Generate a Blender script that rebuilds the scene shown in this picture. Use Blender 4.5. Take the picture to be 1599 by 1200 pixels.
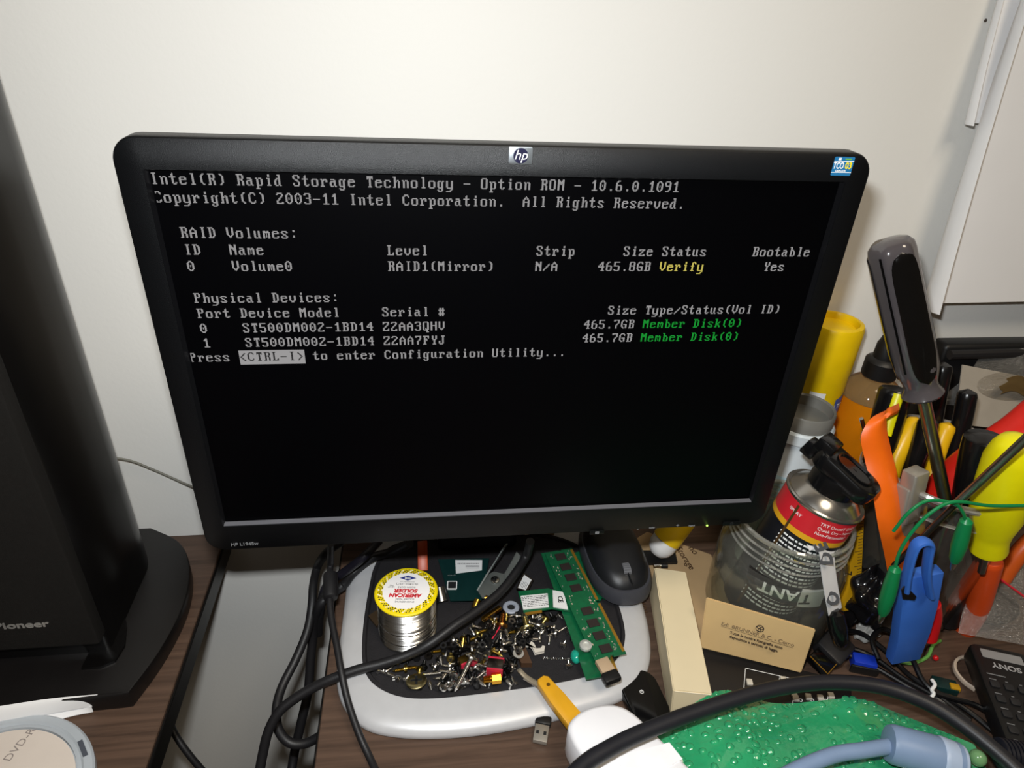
import bpy, bmesh, math, random
from mathutils import Vector, Matrix, Euler, Quaternion
random.seed(7)
PI = math.pi
for o in list(bpy.data.objects): bpy.data.objects.remove(o)
SC = bpy.context.scene
COL = SC.collection

# ---------------------------------------------------------------- camera (recovered from the monitor's rectangle)
CAM_C = Vector((-0.055890462605586506, -0.3967005242613475, 0.5286525049213403))
CAM_R = (Vector((0.9916301887325134, -0.12041700827882963, 0.04657588336785658)),
         Vector((-0.021211187546152508, -0.5077843898741596, -0.8612230250771338)),
         Vector((0.127356406659429, 0.8530268211007809, -0.506088518112686)))
FPX = 1060.0
cd = bpy.data.cameras.new('camera'); cd.sensor_fit = 'HORIZONTAL'; cd.sensor_width = 36.0
cd.lens = FPX / 1599.0 * 36.0; cd.clip_start = 0.01; cd.clip_end = 50
cam = bpy.data.objects.new('camera', cd); COL.objects.link(cam)
rx, dn, fw = CAM_R
cam.matrix_world = Matrix(((rx.x, -dn.x, -fw.x, CAM_C.x), (rx.y, -dn.y, -fw.y, CAM_C.y), (rx.z, -dn.z, -fw.z, CAM_C.z), (0, 0, 0, 1)))
SC.camera = cam
# ---------------------------------------------------------------- light: dim warm room + the camera's own flash
SC.view_settings.view_transform = 'Standard'; SC.view_settings.look = 'None'
SC.view_settings.gamma = 1.0; SC.view_settings.use_curve_mapping = False
SC.view_settings.exposure = 0.0
W = bpy.data.worlds.new('world'); SC.world = W; W.use_nodes = True
SC.cycles.transparent_max_bounces = 24
W.node_tree.nodes['Background'].inputs[0].default_value = (1.0, 0.80, 0.56, 1)
W.node_tree.nodes['Background'].inputs[1].default_value = 0.05
fl = bpy.data.lights.new('camera_flash', 'AREA'); fl.shape = 'RECTANGLE'; fl.size = 0.030; fl.size_y = 0.016
fl.energy = 4.0; fl.color = (0.95, 0.985, 1.0)
flo = bpy.data.objects.new('camera_flash', fl); COL.objects.link(flo)
flp = CAM_C + dn * -0.056 + rx * -0.018
flo.matrix_world = Matrix.Translation(flp) @ (fw + Vector((-.05, 0, -.34))).to_track_quat('-Z', 'Y').to_matrix().to_4x4()
# room lamp on the ceiling behind the photographer, right-hand side: weak and warm
rl = bpy.data.lights.new('ceiling_lamp', 'AREA'); rl.shape = 'DISK'; rl.size = 0.6; rl.energy = 15; rl.color = (1.0, 0.86, 0.67)
rlo = bpy.data.objects.new('ceiling_lamp', rl); COL.objects.link(rlo)
rlo.matrix_world = Matrix.Translation((.45, -.8, 1.9)) @ Vector((.0, .95, -1.5)).to_track_quat('-Z', 'Y').to_matrix().to_4x4()

# ---------------------------------------------------------------- photo pixel -> place in the room
def ray(u, v):
    x, y = (u - 799.5) / FPX, (v - 600.0) / FPX
    return CAM_R[0] * x + CAM_R[1] * y + CAM_R[2]
def P(u, v, z=0.0):                       # where the sight line meets height z
    d = ray(u, v); return CAM_C + d * ((z - CAM_C.z) / d.z)
def Q(u, v, y=0.0):                       # where it meets the upright plane Y = y
    d = ray(u, v); return CAM_C + d * ((y - CAM_C.y) / d.y)

# ---------------------------------------------------------------- materials
def lin(c):
    if isinstance(c, str):
        c = tuple(int(c[i:i + 2], 16) / 255 for i in (0, 2, 4))
        return tuple(x / 12.92 if x <= .04045 else ((x + .055) / 1.055) ** 2.4 for x in c)
    return c
MATS = {}
def M(name, col='808080', rough=.5, metal=0.0, spec=.5, noise=.06, nscale=60.0, bump=0.0, bscale=400.0, emit=None, estr=1.0, alpha=1.0, trans=0.0, ior=1.45, coat=0.0, aniso=0.0):
    if name in MATS: return MATS[name]
    m = bpy.data.materials.new(name); m.use_nodes = True; MATS[name] = m
    nt = m.node_tree; b = nt.nodes['Principled BSDF']; c = lin(col)
    tc = nt.nodes.new('ShaderNodeTexCoord')
    nz = nt.nodes.new('ShaderNodeTexNoise'); nz.inputs['Scale'].default_value = nscale; nz.inputs['Detail'].default_value = 4
    nt.links.new(tc.outputs['Object'], nz.inputs['Vector'])
    mr = nt.nodes.new('ShaderNodeMapRange'); mr.inputs[3].default_value = 1 - noise * 2; mr.inputs[4].default_value = 1 + noise * 2
    nt.links.new(nz.outputs['Fac'], mr.inputs[0])
    mx = nt.nodes.new('ShaderNodeVectorMath'); mx.operation = 'SCALE'; mx.inputs[0].default_value = c
    nt.links.new(mr.outputs[0], mx.inputs['Scale']); nt.links.new(mx.outputs[0], b.inputs['Base Color'])
    b.inputs['Roughness'].default_value = rough; b.inputs['Metallic'].default_value = metal
    b.inputs['Specular IOR Level'].default_value = spec; b.inputs['IOR'].default_value = ior
    b.inputs['Coat Weight'].default_value = coat; b.inputs['Transmission Weight'].default_value = trans
    b.inputs['Alpha'].default_value = alpha; b.inputs['Anisotropic'].default_value = aniso
    if bump > 0:
        n2 = nt.nodes.new('ShaderNodeTexNoise'); n2.inputs['Scale'].default_value = bscale; n2.inputs['Detail'].default_value = 3
        nt.links.new(tc.outputs['Object'], n2.inputs['Vector'])
        bp = nt.nodes.new('ShaderNodeBump'); bp.inputs['Strength'].default_value = bump; bp.inputs['Distance'].default_value = .001
        nt.links.new(n2.outputs['Fac'], bp.inputs['Height']); nt.links.new(bp.outputs[0], b.inputs['Normal'])
    if emit:
        b.inputs['Emission Color'].default_value = (*lin(emit), 1); b.inputs['Emission Strength'].default_value = estr
    return m
def thin_glass(name, tint, rough, ior=1.5, haze=(.03, .09), bump=0.0, bscale=50):            # clear wall: sees through, mirrors by Fresnel
    m = bpy.data.materials.new(name); m.use_nodes = True; MATS[name] = m; nt = m.node_tree; out = nt.nodes['Material Output']
    tr = nt.nodes.new('ShaderNodeBsdfTransparent'); gl = nt.nodes.new('ShaderNodeBsdfGlossy'); df = nt.nodes.new('ShaderNodeBsdfDiffuse'); fr = nt.nodes.new('ShaderNodeLayerWeight'); pw = nt.nodes.new('ShaderNodeMath'); ma = nt.nodes.new('ShaderNodeMath'); mx = nt.nodes.new('ShaderNodeMixShader'); m2 = nt.nodes.new('ShaderNodeMixShader')
    nz = nt.nodes.new('ShaderNodeTexNoise'); nz.inputs['Scale'].default_value = 40; mr = nt.nodes.new('ShaderNodeMapRange'); mr.inputs[3].default_value, mr.inputs[4].default_value = haze
    tr.inputs[0].default_value = (*lin(tint), 1); gl.inputs['Roughness'].default_value = rough; fr.inputs['Blend'].default_value = .5; pw.operation = 'POWER'; pw.inputs[1].default_value = 5.0; ma.operation = 'MULTIPLY_ADD'; f0 = ((ior - 1) / (ior + 1)) ** 2; ma.inputs[1].default_value = .9 - f0; ma.inputs[2].default_value = f0; nt.links.new(fr.outputs['Facing'], pw.inputs[0]); nt.links.new(pw.outputs[0], ma.inputs[0]); df.inputs[0].default_value = (.6, .58, .54, 1)
    nt.links.new(nz.outputs['Fac'], mr.inputs[0]); nt.links.new(mr.outputs[0], m2.inputs[0]); nt.links.new(tr.outputs[0], m2.inputs[1]); nt.links.new(df.outputs[0], m2.inputs[2])
    nt.links.new(ma.outputs[0], mx.inputs[0]); nt.links.new(m2.outputs[0], mx.inputs[1]); nt.links.new(gl.outputs[0], mx.inputs[2]); nt.links.new(mx.outputs[0], out.inputs['Surface'])
    if bump:
        n2 = nt.nodes.new('ShaderNodeTexNoise'); n2.inputs['Scale'].default_value = bscale; bp = nt.nodes.new('ShaderNodeBump'); bp.inputs['Strength'].default_value = bump; bp.inputs['Distance'].default_value = .002
        nt.links.new(n2.outputs['Fac'], bp.inputs['Height'])
        for q in (gl, df, fr): nt.links.new(bp.outputs[0], q.inputs['Normal'])
    return m
def wood(name, c1, c2):
    m = M(name, c1, .42, spec=.4); nt = m.node_tree; b = nt.nodes['Principled BSDF']
    tc = nt.nodes.new('ShaderNodeTexCoord'); mp = nt.nodes.new('ShaderNodeMapping'); mp.inputs['Scale'].default_value = (4.5, 95, 60)
    nt.links.new(tc.outputs['Object'], mp.inputs['Vector'])
    nz = nt.nodes.new('ShaderNodeTexNoise'); nz.inputs['Scale'].default_value = 1.6; nz.inputs['Detail'].default_value = 7; nz.inputs['Roughness'].default_value = .62; nz.inputs['Distortion'].default_value = .5
    nt.links.new(mp.outputs[0], nz.inputs['Vector'])
    cr = nt.nodes.new('ShaderNodeValToRGB'); cr.color_ramp.elements[0].position = .32; cr.color_ramp.elements[1].position = .68
    cr.color_ramp.elements[0].color = (*lin(c2), 1); cr.color_ramp.elements[1].color = (*lin(c1), 1)
    nt.links.new(nz.outputs['Fac'], cr.inputs[0]); nt.links.new(cr.outputs[0], b.inputs['Base Color'])
    return m

# ---------------------------------------------------------------- mesh builder
def frame(o, x, z):                        # matrix with origin o, local x ~ x, local z = z
    z = Vector(z).normalized(); x = Vector(x); x = (x - z * x.dot(z)).normalized(); y = z.cross(x)
    return Matrix(((x.x, y.x, z.x, o[0]), (x.y, y.y, z.y, o[1]), (x.z, y.z, z.z, o[2]), (0, 0, 0, 1)))
def T3(x, y, z): return Matrix.Translation((x, y, z))
def Rz(a): return Matrix.Rotation(a, 4, 'Z')
def rot(x=0, y=0, z=0): return Euler((x, y, z)).to_matrix().to_4x4()
def rrect(w, h, r, n=6):
    pts = []
    for cx_, cy_, a0 in ((w / 2 - r, h / 2 - r, 0), (-w / 2 + r, h / 2 - r, PI / 2), (-w / 2 + r, -h / 2 + r, PI), (w / 2 - r, -h / 2 + r, 1.5 * PI)):
        for k in range(n + 1):
            a = a0 + PI / 2 * k / n; pts.append((cx_ + r * math.cos(a), cy_ + r * math.sin(a)))
    return pts
def circ(r, n=32, a0=0): return [(r * math.cos(a0 + 2 * PI * k / n), r * math.sin(a0 + 2 * PI * k / n)) for k in range(n)]
def inset_poly(p, d):                      # simple polygon offset (CCW in => shrink)
    n = len(p); out = []
    for i in range(n):
        a, b, c = Vector(p[i - 1]), Vector(p[i]), Vector(p[(i + 1) % n])
        e1, e2 = (b - a), (c - b)
        n1 = Vector((-e1.y, e1.x)).normalized() if e1.length > 1e-9 else Vector((0, 0)); n2 = Vector((-e2.y, e2.x)).normalized() if e2.length > 1e-9 else n1
        m_ = (n1 + n2)
        if m_.length < 1e-6: m_ = n1
        m_.normalize(); k = max(.5, m_.dot(n1)); q = b + m_ * (d / k); out.append((q.x, q.y))
    return out
def smooth_poly(p, it=3):                  # chaikin, closed
    for _ in range(it):
        q = []
        for i in range(len(p)):
            a, b = Vector(p[i]), Vector(p[(i + 1) % len(p)]); q += [tuple(a * .75 + b * .25), tuple(a * .25 + b * .75)]
        p = q
    return p
def catmull(p, n=8):
    p = [Vector(q) for q in p]
    if len(p) < 3: return p
    q = [p[0] * 2 - p[1]] + p + [p[-1] * 2 - p[-2]]; out = []
    for i in range(1, len(q) - 2):
        a, b, c, d = q[i - 1:i + 3]
        for k in range(n):
            t = k / n; out.append(.5 * ((2 * b) + (c - a) * t + (2 * a - 5 * b + 4 * c - d) * t * t + (3 * b - a - 3 * c + d) * t ** 3))
    out.append(p[-1]); return out
I4 = Matrix.Identity(4)
class MB:
    def __init__(s): s.bm = bmesh.new(); s.ms = []
    def mi(s, m):
        if m not in s.ms: s.ms.append(m)
        return s.ms.index(m)
    def add(s, vs, fs, m, X=I4, warp=None):
        k = s.mi(m); bv = []
        for v in vs:
            v = X @ Vector(v)
            if warp: v = warp(v)
            bv.append(s.bm.verts.new(v))
        for f in fs:
            try:
                q = s.bm.faces.new([bv[i] for i in f]); q.material_index = k
            except ValueError: pass
        return s
    def merge(s, t, m, X=I4):
        k = s.mi(m)
        t.verts.ensure_lookup_table(); t.verts.index_update()
        return s.add([v.co.copy() for v in t.verts], [[v.index for v in f.verts] for f in t.faces], m, X)
    def box(s, c, d, m, X=I4, bev=0.0, seg=2, R=None):
        t = bmesh.new(); bmesh.ops.create_cube(t, size=1.0)
        bmesh.ops.scale(t, vec=d, verts=t.verts)
        if bev > 0: bmesh.ops.bevel(t, geom=list(t.edges), offset=bev, segments=seg, profile=.5, affect='EDGES')
        Y = T3(*c) @ (R if R is not None else I4)
        s.merge(t, m, X @ Y); t.free(); return s
    def loops(s, L, m, X=I4, cap0=True, cap1=True, closed=True):
        n = len(L[0]); vs = [v for l in L for v in l]; fs = []
        for i in range(len(L) - 1):
            for j in range(n if closed else n - 1):
                a, b = i * n + j, i * n + (j + 1) % n; fs.append((a, b, b + n, a + n))
        if cap0: fs.append(tuple(range(n - 1, -1, -1)))
        if cap1: fs.append(tuple(range((len(L) - 1) * n, len(L) * n)))
        return s.add(vs, fs, m, X)
    def prism(s, poly, z0, z1, m, X=I4, bev=0.0):
        if bev <= 0: return s.loops([[(x, y, z0) for x, y in poly], [(x, y, z1) for x, y in poly]], m, X)
        q = inset_poly(poly, bev); h = inset_poly(poly, bev * .3)
        L = [[(x, y, z0) for x, y in q], [(x, y, z0 + bev * .3) for x, y in h], [(x, y, z0 + bev) for x, y in poly], [(x, y, z1 - bev) for x, y in poly], [(x, y, z1 - bev * .3) for x, y in h], [(x, y, z1) for x, y in q]]
        return s.loops(L, m, X)
    def lathe(s, prof, m, X=I4, n=32, cap0=True, cap1=True):
        return s.loops([[(r * math.cos(2 * PI * k / n), r * math.sin(2 * PI * k / n), z) for k in range(n)] for r, z in prof], m, X, cap0, cap1)
    def cyl(s, a, b, r0, m, r1=None, n=16, X=I4):
        a, b = Vector(a), Vector(b); d = b - a; x = Vector((1, 0, 0)) if abs(d.normalized().x) < .9 else Vector((0, 1, 0))
        return s.lathe([(r0, 0), (r0 if r1 is None else r1, d.length)], m, X @ frame(a, x, d), n)
    def tube(s, pts, r, m, n=10, cm=8, X=I4, flat=1.0):
        p = catmull(pts, cm) if cm else [Vector(q) for q in pts]; L = []; up = None
        for i, q in enumerate(p):
            t = (p[min(i + 1, len(p) - 1)] - p[max(i - 1, 0)]).normalized()
            if up is None: up = Vector((0, 0, 1)) if abs(t.z) < .9 else Vector((1, 0, 0))
            up = (up - t * up.dot(t)).normalized(); sd = t.cross(up)
            rr = r(i / (len(p) - 1)) if callable(r) else r
            L.append([q + sd * (rr * math.cos(2 * PI * k / n)) + up * (rr * flat * math.sin(2 * PI * k / n)) for k in range(n)])
        return s.loops(L, m, X)
    def ball(s, c, r, m, X=I4, n=20, sc=(1, 1, 1)):
        t = bmesh.new(); bmesh.ops.create_uvsphere(t, u_segments=n, v_segments=max(6, n // 2), radius=r)
        s.merge(t, m, X @ T3(*c) @ Matrix.Diagonal((*sc, 1))); t.free(); return s
    def grid(s, fn, nu, nv, m, X=I4, thick=0.0):
        vs = [Vector(fn(i / nu, j / nv)) for i in range(nu + 1) for j in range(nv + 1)]; w = nv + 1
        fs = [(i * w + j, (i + 1) * w + j, (i + 1) * w + j + 1, i * w + j + 1) for i in range(nu) for j in range(nv)]
        if thick > 0:
            nr = [Vector((0, 0, 0)) for _ in vs]
            for f in fs:
                nn = (vs[f[1]] - vs[f[0]]).cross(vs[f[3]] - vs[f[0]])
                for k in f: nr[k] += nn
            N = len(vs); vs = vs + [v - q.normalized() * thick for v, q in zip(vs, nr)]
            fs2 = [tuple(k + N for k in reversed(f)) for f in fs]
            edge = [i * w for i in range(nu + 1)] + [nu * w + j for j in range(1, nv + 1)] + [i * w + nv for i in range(nu - 1, -1, -1)] + [j for j in range(nv - 1, 0, -1)]
            fs3 = [(edge[k], edge[k] + N, edge[(k + 1) % len(edge)] + N, edge[(k + 1) % len(edge)]) for k in range(len(edge))]
            fs = fs + fs2 + fs3
        return s.add(vs, fs, m, X)
    def text(s, body, size, m, X=I4, ax='CENTER', bold=0.0, shear=0.0, warp=None, ext=.00008, sx=1.0, sub=0):
        c = bpy.data.curves.new('lettering', 'FONT'); c.body = body; c.size = size; c.align_x = ax; c.align_y = 'CENTER'
        c.offset = bold; c.shear = shear; c.extrude = ext; c.resolution_u = 3
        o = bpy.data.objects.new('lettering', c); COL.objects.link(o)
        dg = bpy.context.evaluated_depsgraph_get(); me = bpy.data.meshes.new_from_object(o.evaluated_get(dg))
        s.add([Vector((v.co.x * sx, v.co.y, v.co.z)) for v in me.vertices], [tuple(p.vertices) for p in me.polygons], m, X, warp)
        bpy.data.objects.remove(o); bpy.data.curves.remove(c); bpy.data.meshes.remove(me); return s
    def mesh(s, name, smooth=35):
        bmesh.ops.remove_doubles(s.bm, verts=s.bm.verts, dist=1e-7)
        bmesh.ops.recalc_face_normals(s.bm, faces=s.bm.faces)
        me = bpy.data.meshes.new(name); s.bm.to_mesh(me); s.bm.free()
        for m in s.ms: me.materials.append(m)
        if smooth:
            me.shade_smooth(); me.set_sharp_from_angle(angle=math.radians(smooth))
        return me
def wm(o):
    return (wm(o.parent) @ o.matrix_basis) if o.parent else o.matrix_basis.copy()
def part(mb, name, parent, label=None, smooth=35, local=False):     # mesh authored in room coordinates, unless local
    me = mb.mesh(name, smooth)
    if not local: me.transform(wm(parent).inverted())
    o = bpy.data.objects.new(name, me); COL.objects.link(o); o.parent = parent
    if label: o['label'] = label
    return o
def props(o, label=None, cat=None, group=None, kind=None):
    if label: o['label'] = label
    if cat: o['category'] = cat
    if group: o['group'] = group
    if kind: o['kind'] = kind
    return o
def thing(name, label, cat, X=(0, 0, 0), group=None):
    o = bpy.data.objects.new(name, None); COL.objects.link(o); o.empty_display_size = .02
    o.matrix_basis = X if isinstance(X, Matrix) else Matrix.Translation(X)
    return props(o, label, cat, group)
def solo(mb, name, label=None, cat=None, group=None, kind=None, smooth=35, origin=None):
    me = mb.mesh(name, smooth)
    if origin is None:
        xs = [v.co for v in me.vertices]; lo = [min(v[i] for v in xs) for i in range(3)]; hi = [max(v[i] for v in xs) for i in range(3)]
        origin = Vector(((lo[0] + hi[0]) / 2, (lo[1] + hi[1]) / 2, lo[2]))
    me.transform(Matrix.Translation(-Vector(origin)))
    o = bpy.data.objects.new(name, me); COL.objects.link(o); o.location = origin
    return props(o, label, cat, group, kind)
def copy_thing(o, X, label=None, group=None):
    r = o.copy(); COL.objects.link(r); r.matrix_basis = X
    if label: r['label'] = label
    if group: r['group'] = group
    for ch in o.children:
        c = ch.copy(); COL.objects.link(c); c.parent = r
        for g in ch.children:
            d = g.copy(); COL.objects.link(d); d.parent = c
    return r

# shared materials
black = M('black_plastic', '151516', .42, bump=.15, bscale=1500)
gloss = M('glossy_black', '0b0b0c', .12, noise=.02)
rubber = M('black_rubber', '19181a', .5, bump=.1, bscale=900)
white = M('white_ink', 'e8e8e6', .6, noise=.02)
steel = M('steel', 'c4c2be', .22, 1.0, noise=.05)
dsteel = M('dark_steel', '6b6560', .3, 1.0)
brass = M('brass', 'b98f3c', .25, 1.0)
gold = M('gold_contact', 'd09a3a', .3, .8)
paper = M('white_paper', 'e9e8e8', .8, noise=.02, nscale=15)
clear = M('clear_plastic', 'f2f4f4', .05, trans=1.0, ior=1.3, noise=.01)
# ================================================================ the room: wall, floor
def structure(mb, name): return solo(mb, name, kind='structure', origin=(0, 0, 0))
wallm = M('wall_paint', 'e3e1dc', .55, spec=.3, noise=.012, nscale=3, bump=.12, bscale=260)
m = MB(); m.box((0, .24, .45), (3.6, .1, 2.5), wallm); structure(m, 'wall_back')
m = MB(); m.box((0, -.8, -.775), (3.6, 2.2, .05), M('floor_vinyl', '4d4742', .5, noise=.1, nscale=9)); structure(m, 'floor')
spot = M('pin_hole', '4a4038', .9)
# ================================================================ desks
deskm = wood('walnut_laminate', '604b3e', '42332a')
edgem = M('black_edging', '070606', .35)
def desk(x0, x1, y1, label, legs):
    t = thing('desk', label, 'desk', ((x0 + x1) / 2, -.2, -.75))
    m = MB(); m.box(((x0 + x1) / 2, (y1 - .62) / 2, -.013), (x1 - x0 - .002, y1 + .62, .026), deskm, bev=.0008, seg=1); part(m, 'desktop', t)
    for xx in (x0 + .0005, x1 - .0005):
        m = MB(); m.box((xx, (y1 - .62) / 2, -.0145), (.003, y1 + .618, .022), edgem, bev=.0006, seg=1); part(m, 'edging', t, 'black edge band')
    for xx in legs:
        m = MB(); m.box((xx, -.2, -.388), (.025, .7, .724), deskm); part(m, 'side_panel', t)
desk(-1.1, -.273, .189, 'dark walnut laminate desk under the black loudspeaker, left of the gap', (-1.05, -.62))
desk(-.148, 1.0, .189, 'dark walnut laminate desk carrying the monitor and all the clutter', (.2, .95))

# ================================================================ monitor
ZC = .305
bezm = M('bezel_plastic', '08090b', .38, spec=.32, noise=.1, nscale=25, bump=.25, bscale=2600)
mon = thing('monitor', 'black widescreen computer monitor showing white text on a black screen', 'monitor', (0, 0, 0))
XF = Matrix(((1, 0, 0, 0), (0, 0, 1, 0), (0, 1, 0, 0), (0, 0, 0, 1)))       # local (x, up, depth) -> room
def lo(poly, cz, y): return [(x, z + cz, y) for x, z in poly]
OW, OT, OB = .4392, .4508, .1533; OC = (OT + OB) / 2; OH = OT - OB
N_ = 8
m = MB()
O_ = rrect(OW, OH, .014, N_); O2 = rrect(OW - .002, OH - .002, .013, N_)
I1 = rrect(.4100, .2570, .0012, N_); I2 = rrect(.4075, .2542, .0008, N_)
m.loops([lo(O2, OC, .0125), lo(O_, OC, .0115), lo(O_, OC, .0018), lo(rrect(OW - .0008, OH - .0008, .0136, N_), OC, .0006), lo(O2, OC, 0), lo(I1, ZC, 0), lo(rrect(.4098, .2568, .0012, N_), ZC, .0042)], bezm, XF, True, False)
part(m, 'frame', mon, smooth=50)
m = MB(); m.loops([lo(rrect(.4099, .2569, .0011, N_), ZC, .0003), lo(rrect(.4072, .2538, .0008, N_), ZC, .0041)], M('trim_grey', '0e0e10', .3), XF, False, False); part(m, 'inner_trim', mon)
m = MB(); m.box((0, .0022, ZC - .1279), (.4085, .0034, .0016), M('strip_lit_grey', '55555a', .35), R=rot(.35, 0, 0)); part(m, 'lower_lit_strip', mon, 'lower inner trim below the screen, painted lighter for the flash it catches')  # same trim as the rest; flash reflection put into its lighter grey
m = MB()
m.loops([lo(rrect(OW - .006, OH - .006, .012, N_), OC, .0125), lo(rrect(OW - .02, OH - .02, .012, N_), OC, .024), lo(rrect(OW - .12, OH - .08, .02, N_), OC, .05), lo(rrect(OW - .2, OH - .14, .02, N_), OC, .062)], black, XF)
part(m, 'back_housing', mon)
scr = M('screen_panel', '020203', .33, spec=.10, noise=.02)
m = MB(); m.box((0, .0046, ZC), (.4074, .001, .2540), scr); so = part(m, 'screen', mon)
# --- console text, built from the 8x16 text-mode glyphs
G = {}
def g(ch, s, top=2):
    r = [0] * 16
    for i, h in enumerate(s.split()): r[top + i] = int(h, 16)
    G[ch] = r
for ln in '''A 10 38 6c c6 c6 fe c6 c6 c6 c6|B fc 66 66 66 7c 66 66 66 66 fc|C 3c 66 c2 c0 c0 c0 c0 c2 66 3c|D f8 6c 66 66 66 66 66 66 6c f8|F fe 66 62 68 78 68 60 60 60 f0
G 3c 66 c2 c0 c0 de c6 c6 66 3a|H c6 c6 c6 c6 fe c6 c6 c6 c6 c6|I 3c 18 18 18 18 18 18 18 18 3c|J 1e 0c 0c 0c 0c 0c cc cc cc 78|L f0 60 60 60 60 60 60 62 66 fe|M c6 ee fe fe d6 c6 c6 c6 c6 c6
N c6 e6 f6 fe de ce c6 c6 c6 c6|O 7c c6 c6 c6 c6 c6 c6 c6 c6 7c|P fc 66 66 66 7c 60 60 60 60 f0|Q 7c c6 c6 c6 c6 c6 c6 d6 de 7c 0c 0e|R fc 66 66 66 7c 6c 66 66 66 e6|S 7c c6 c6 60 38 0c 06 c6 c6 7c
T 7e 7e 5a 18 18 18 18 18 18 3c|U c6 c6 c6 c6 c6 c6 c6 c6 c6 7c|V c6 c6 c6 c6 c6 c6 c6 6c 38 10|Y 66 66 66 66 3c 18 18 18 18 3c|Z fe c6 86 0c 18 30 60 c2 c6 fe|b e0 60 60 78 6c 66 66 66 66 7c|d 1c 0c 0c 3c 6c cc cc cc cc 76
f 1c 36 32 30 78 30 30 30 30 78|h e0 60 60 6c 76 66 66 66 66 e6|i 18 18 00 38 18 18 18 18 18 3c|k e0 60 60 66 6c 78 78 6c 66 e6|l 38 18 18 18 18 18 18 18 18 3c|t 10 30 30 fc 30 30 30 30 36 1c|E fe 66 62 68 78 68 60 62 66 fe
0 38 6c c6 c6 d6 d6 c6 c6 6c 38|1 18 38 78 18 18 18 18 18 18 7e|2 7c c6 06 0c 18 30 60 c0 c6 fe|3 7c c6 06 06 3c 06 06 06 c6 7c|4 0c 1c 3c 6c cc fe 0c 0c 0c 1e|5 fe c0 c0 c0 fc 06 06 06 c6 7c|6 38 60 c0 c0 fc c6 c6 c6 c6 7c
7 fe c6 06 06 0c 18 30 30 30 30|8 7c c6 c6 c6 7c c6 c6 c6 c6 7c|9 7c c6 c6 c6 7e 06 06 06 0c 78|( 0c 18 30 30 30 30 30 30 18 0c|) 30 18 0c 0c 0c 0c 0c 0c 18 30'''.replace('\n', '|').split('|'): g(ln[0], ln[2:])
for ln in '''a 78 0c 7c cc cc cc 76|c 7c c6 c0 c0 c0 c6 7c|e 7c c6 fe c0 c0 c6 7c|g 76 cc cc cc cc cc 7c 0c cc 78|m ec fe d6 d6 d6 d6 c6|n dc 66 66 66 66 66 66|o 7c c6 c6 c6 c6 c6 7c|p dc 66 66 66 66 66 7c 60 60 f0
r dc 76 66 60 60 60 f0|s 7c c6 60 38 0c c6 7c|u cc cc cc cc cc cc 76|v c6 c6 c6 c6 c6 6c 38|w c6 c6 d6 d6 d6 fe 6c|y c6 c6 c6 c6 c6 c6 7e 06 0c f8|z fe cc 18 30 60 c6 fe'''.replace('\n', '|').split('|'): g(ln[0], ln[2:], 5)
g('.', '18 18', 10); g(',', '18 18 18 30', 9); g(':', '18 18 00 00 00 18 18', 4); g('-', 'fe', 7); g('/', '02 06 0c 18 30 60 c0 80', 4)
g('#', '6c 6c fe 6c 6c 6c fe 6c 6c', 3); g('<', '06 0c 18 30 60 30 18 0c 06', 3); g('>', '60 30 18 0c 06 0c 18 30 60', 3)
CW, CH = .4066 / 80, .2550 / 25
def console(mb, mat, row, col, s, y=.00395):
    for i, ch in enumerate(s):
        if ch not in G: continue
        for ry, bits in enumerate(G[ch]):
            x = 0
            while x < 8:
                if bits >> (7 - x) & 1:
                    x1 = x
                    while x1 < 8 and bits >> (7 - x1) & 1: x1 += 1
                    xa = x
                    if col + i == 0 and row > 0: xa = max(x, 2)
                    if xa < x1:
                        a = -.2038 + ((col + i) + xa / 9) * CW; b = -.2038 + ((col + i) + (x1 - .1) / 9) * CW
                        t = ZC + .1272 - (row + ry / 16) * CH; u = t - CH / 16 * .93
                        mb.add([(a, y, u), (b, y, u), (b, y, t), (a, y, t)], [(0, 1, 2, 3)], mat)
                    x = x1
                else: x += 1
tw = M('console_grey', '060606', .5, emit='a09e9e', estr=.9, spec=.1); ty = M('console_yellow', '060606', .5, emit='c8bb5a', estr=1.0, spec=.1); tg = M('console_green', '060606', .5, emit='13922f', estr=1.0, spec=.1)
m = MB()
for row, col, s in ((0, 0, 'Intel(R) Rapid Storage Technology - Option ROM - 10.6.0.1091'), (1, 0, 'Copyright(C) 2003-11 Intel Corporation.  All Rights Reserved.'), (3, 2, 'RAID Volumes:'),
                    (4, 2, 'ID   Name'), (4, 25, 'Level'), (4, 43, 'Strip'), (4, 54, 'Size Status'), (4, 71, 'Bootable'), (5, 2, '0'), (5, 7, 'Volume0'), (5, 25, 'RAID1(Mirror)'), (5, 43, 'N/A'), (5, 51, '465.8GB'), (5, 73, 'Yes'),
                    (7, 2, 'Physical Devices:'), (8, 2, 'Port Device Model'), (8, 24, 'Serial #'), (8, 53, 'Size Type/Status(Vol ID)'), (9, 2, '0'), (9, 7, 'ST500DM002-1BD14 Z2AA3QHV'), (9, 50, '465.7GB'),
                    (10, 2, '1'), (10, 7, 'ST500DM002-1BD14 Z2AA7FYJ'), (10, 50, '465.7GB'), (11, 0, 'Press'), (11, 15, 'to enter Configuration Utility...')): console(m, tw, row, col, s)
part(m, 'console_text', so, 'grey console text', smooth=0)
m = MB(); console(m, ty, 5, 59, 'Verify'); part(m, 'console_text', so, 'yellow word Verify', smooth=0)
m = MB(); console(m, tg, 9, 58, 'Member Disk(0)'); console(m, tg, 10, 58, 'Member Disk(0)'); part(m, 'console_text', so, 'green words Member Disk(0)', smooth=0)
m = MB(); a = -.2038 + 6 * CW; t = ZC + .1272 - 11 * CH
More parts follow.
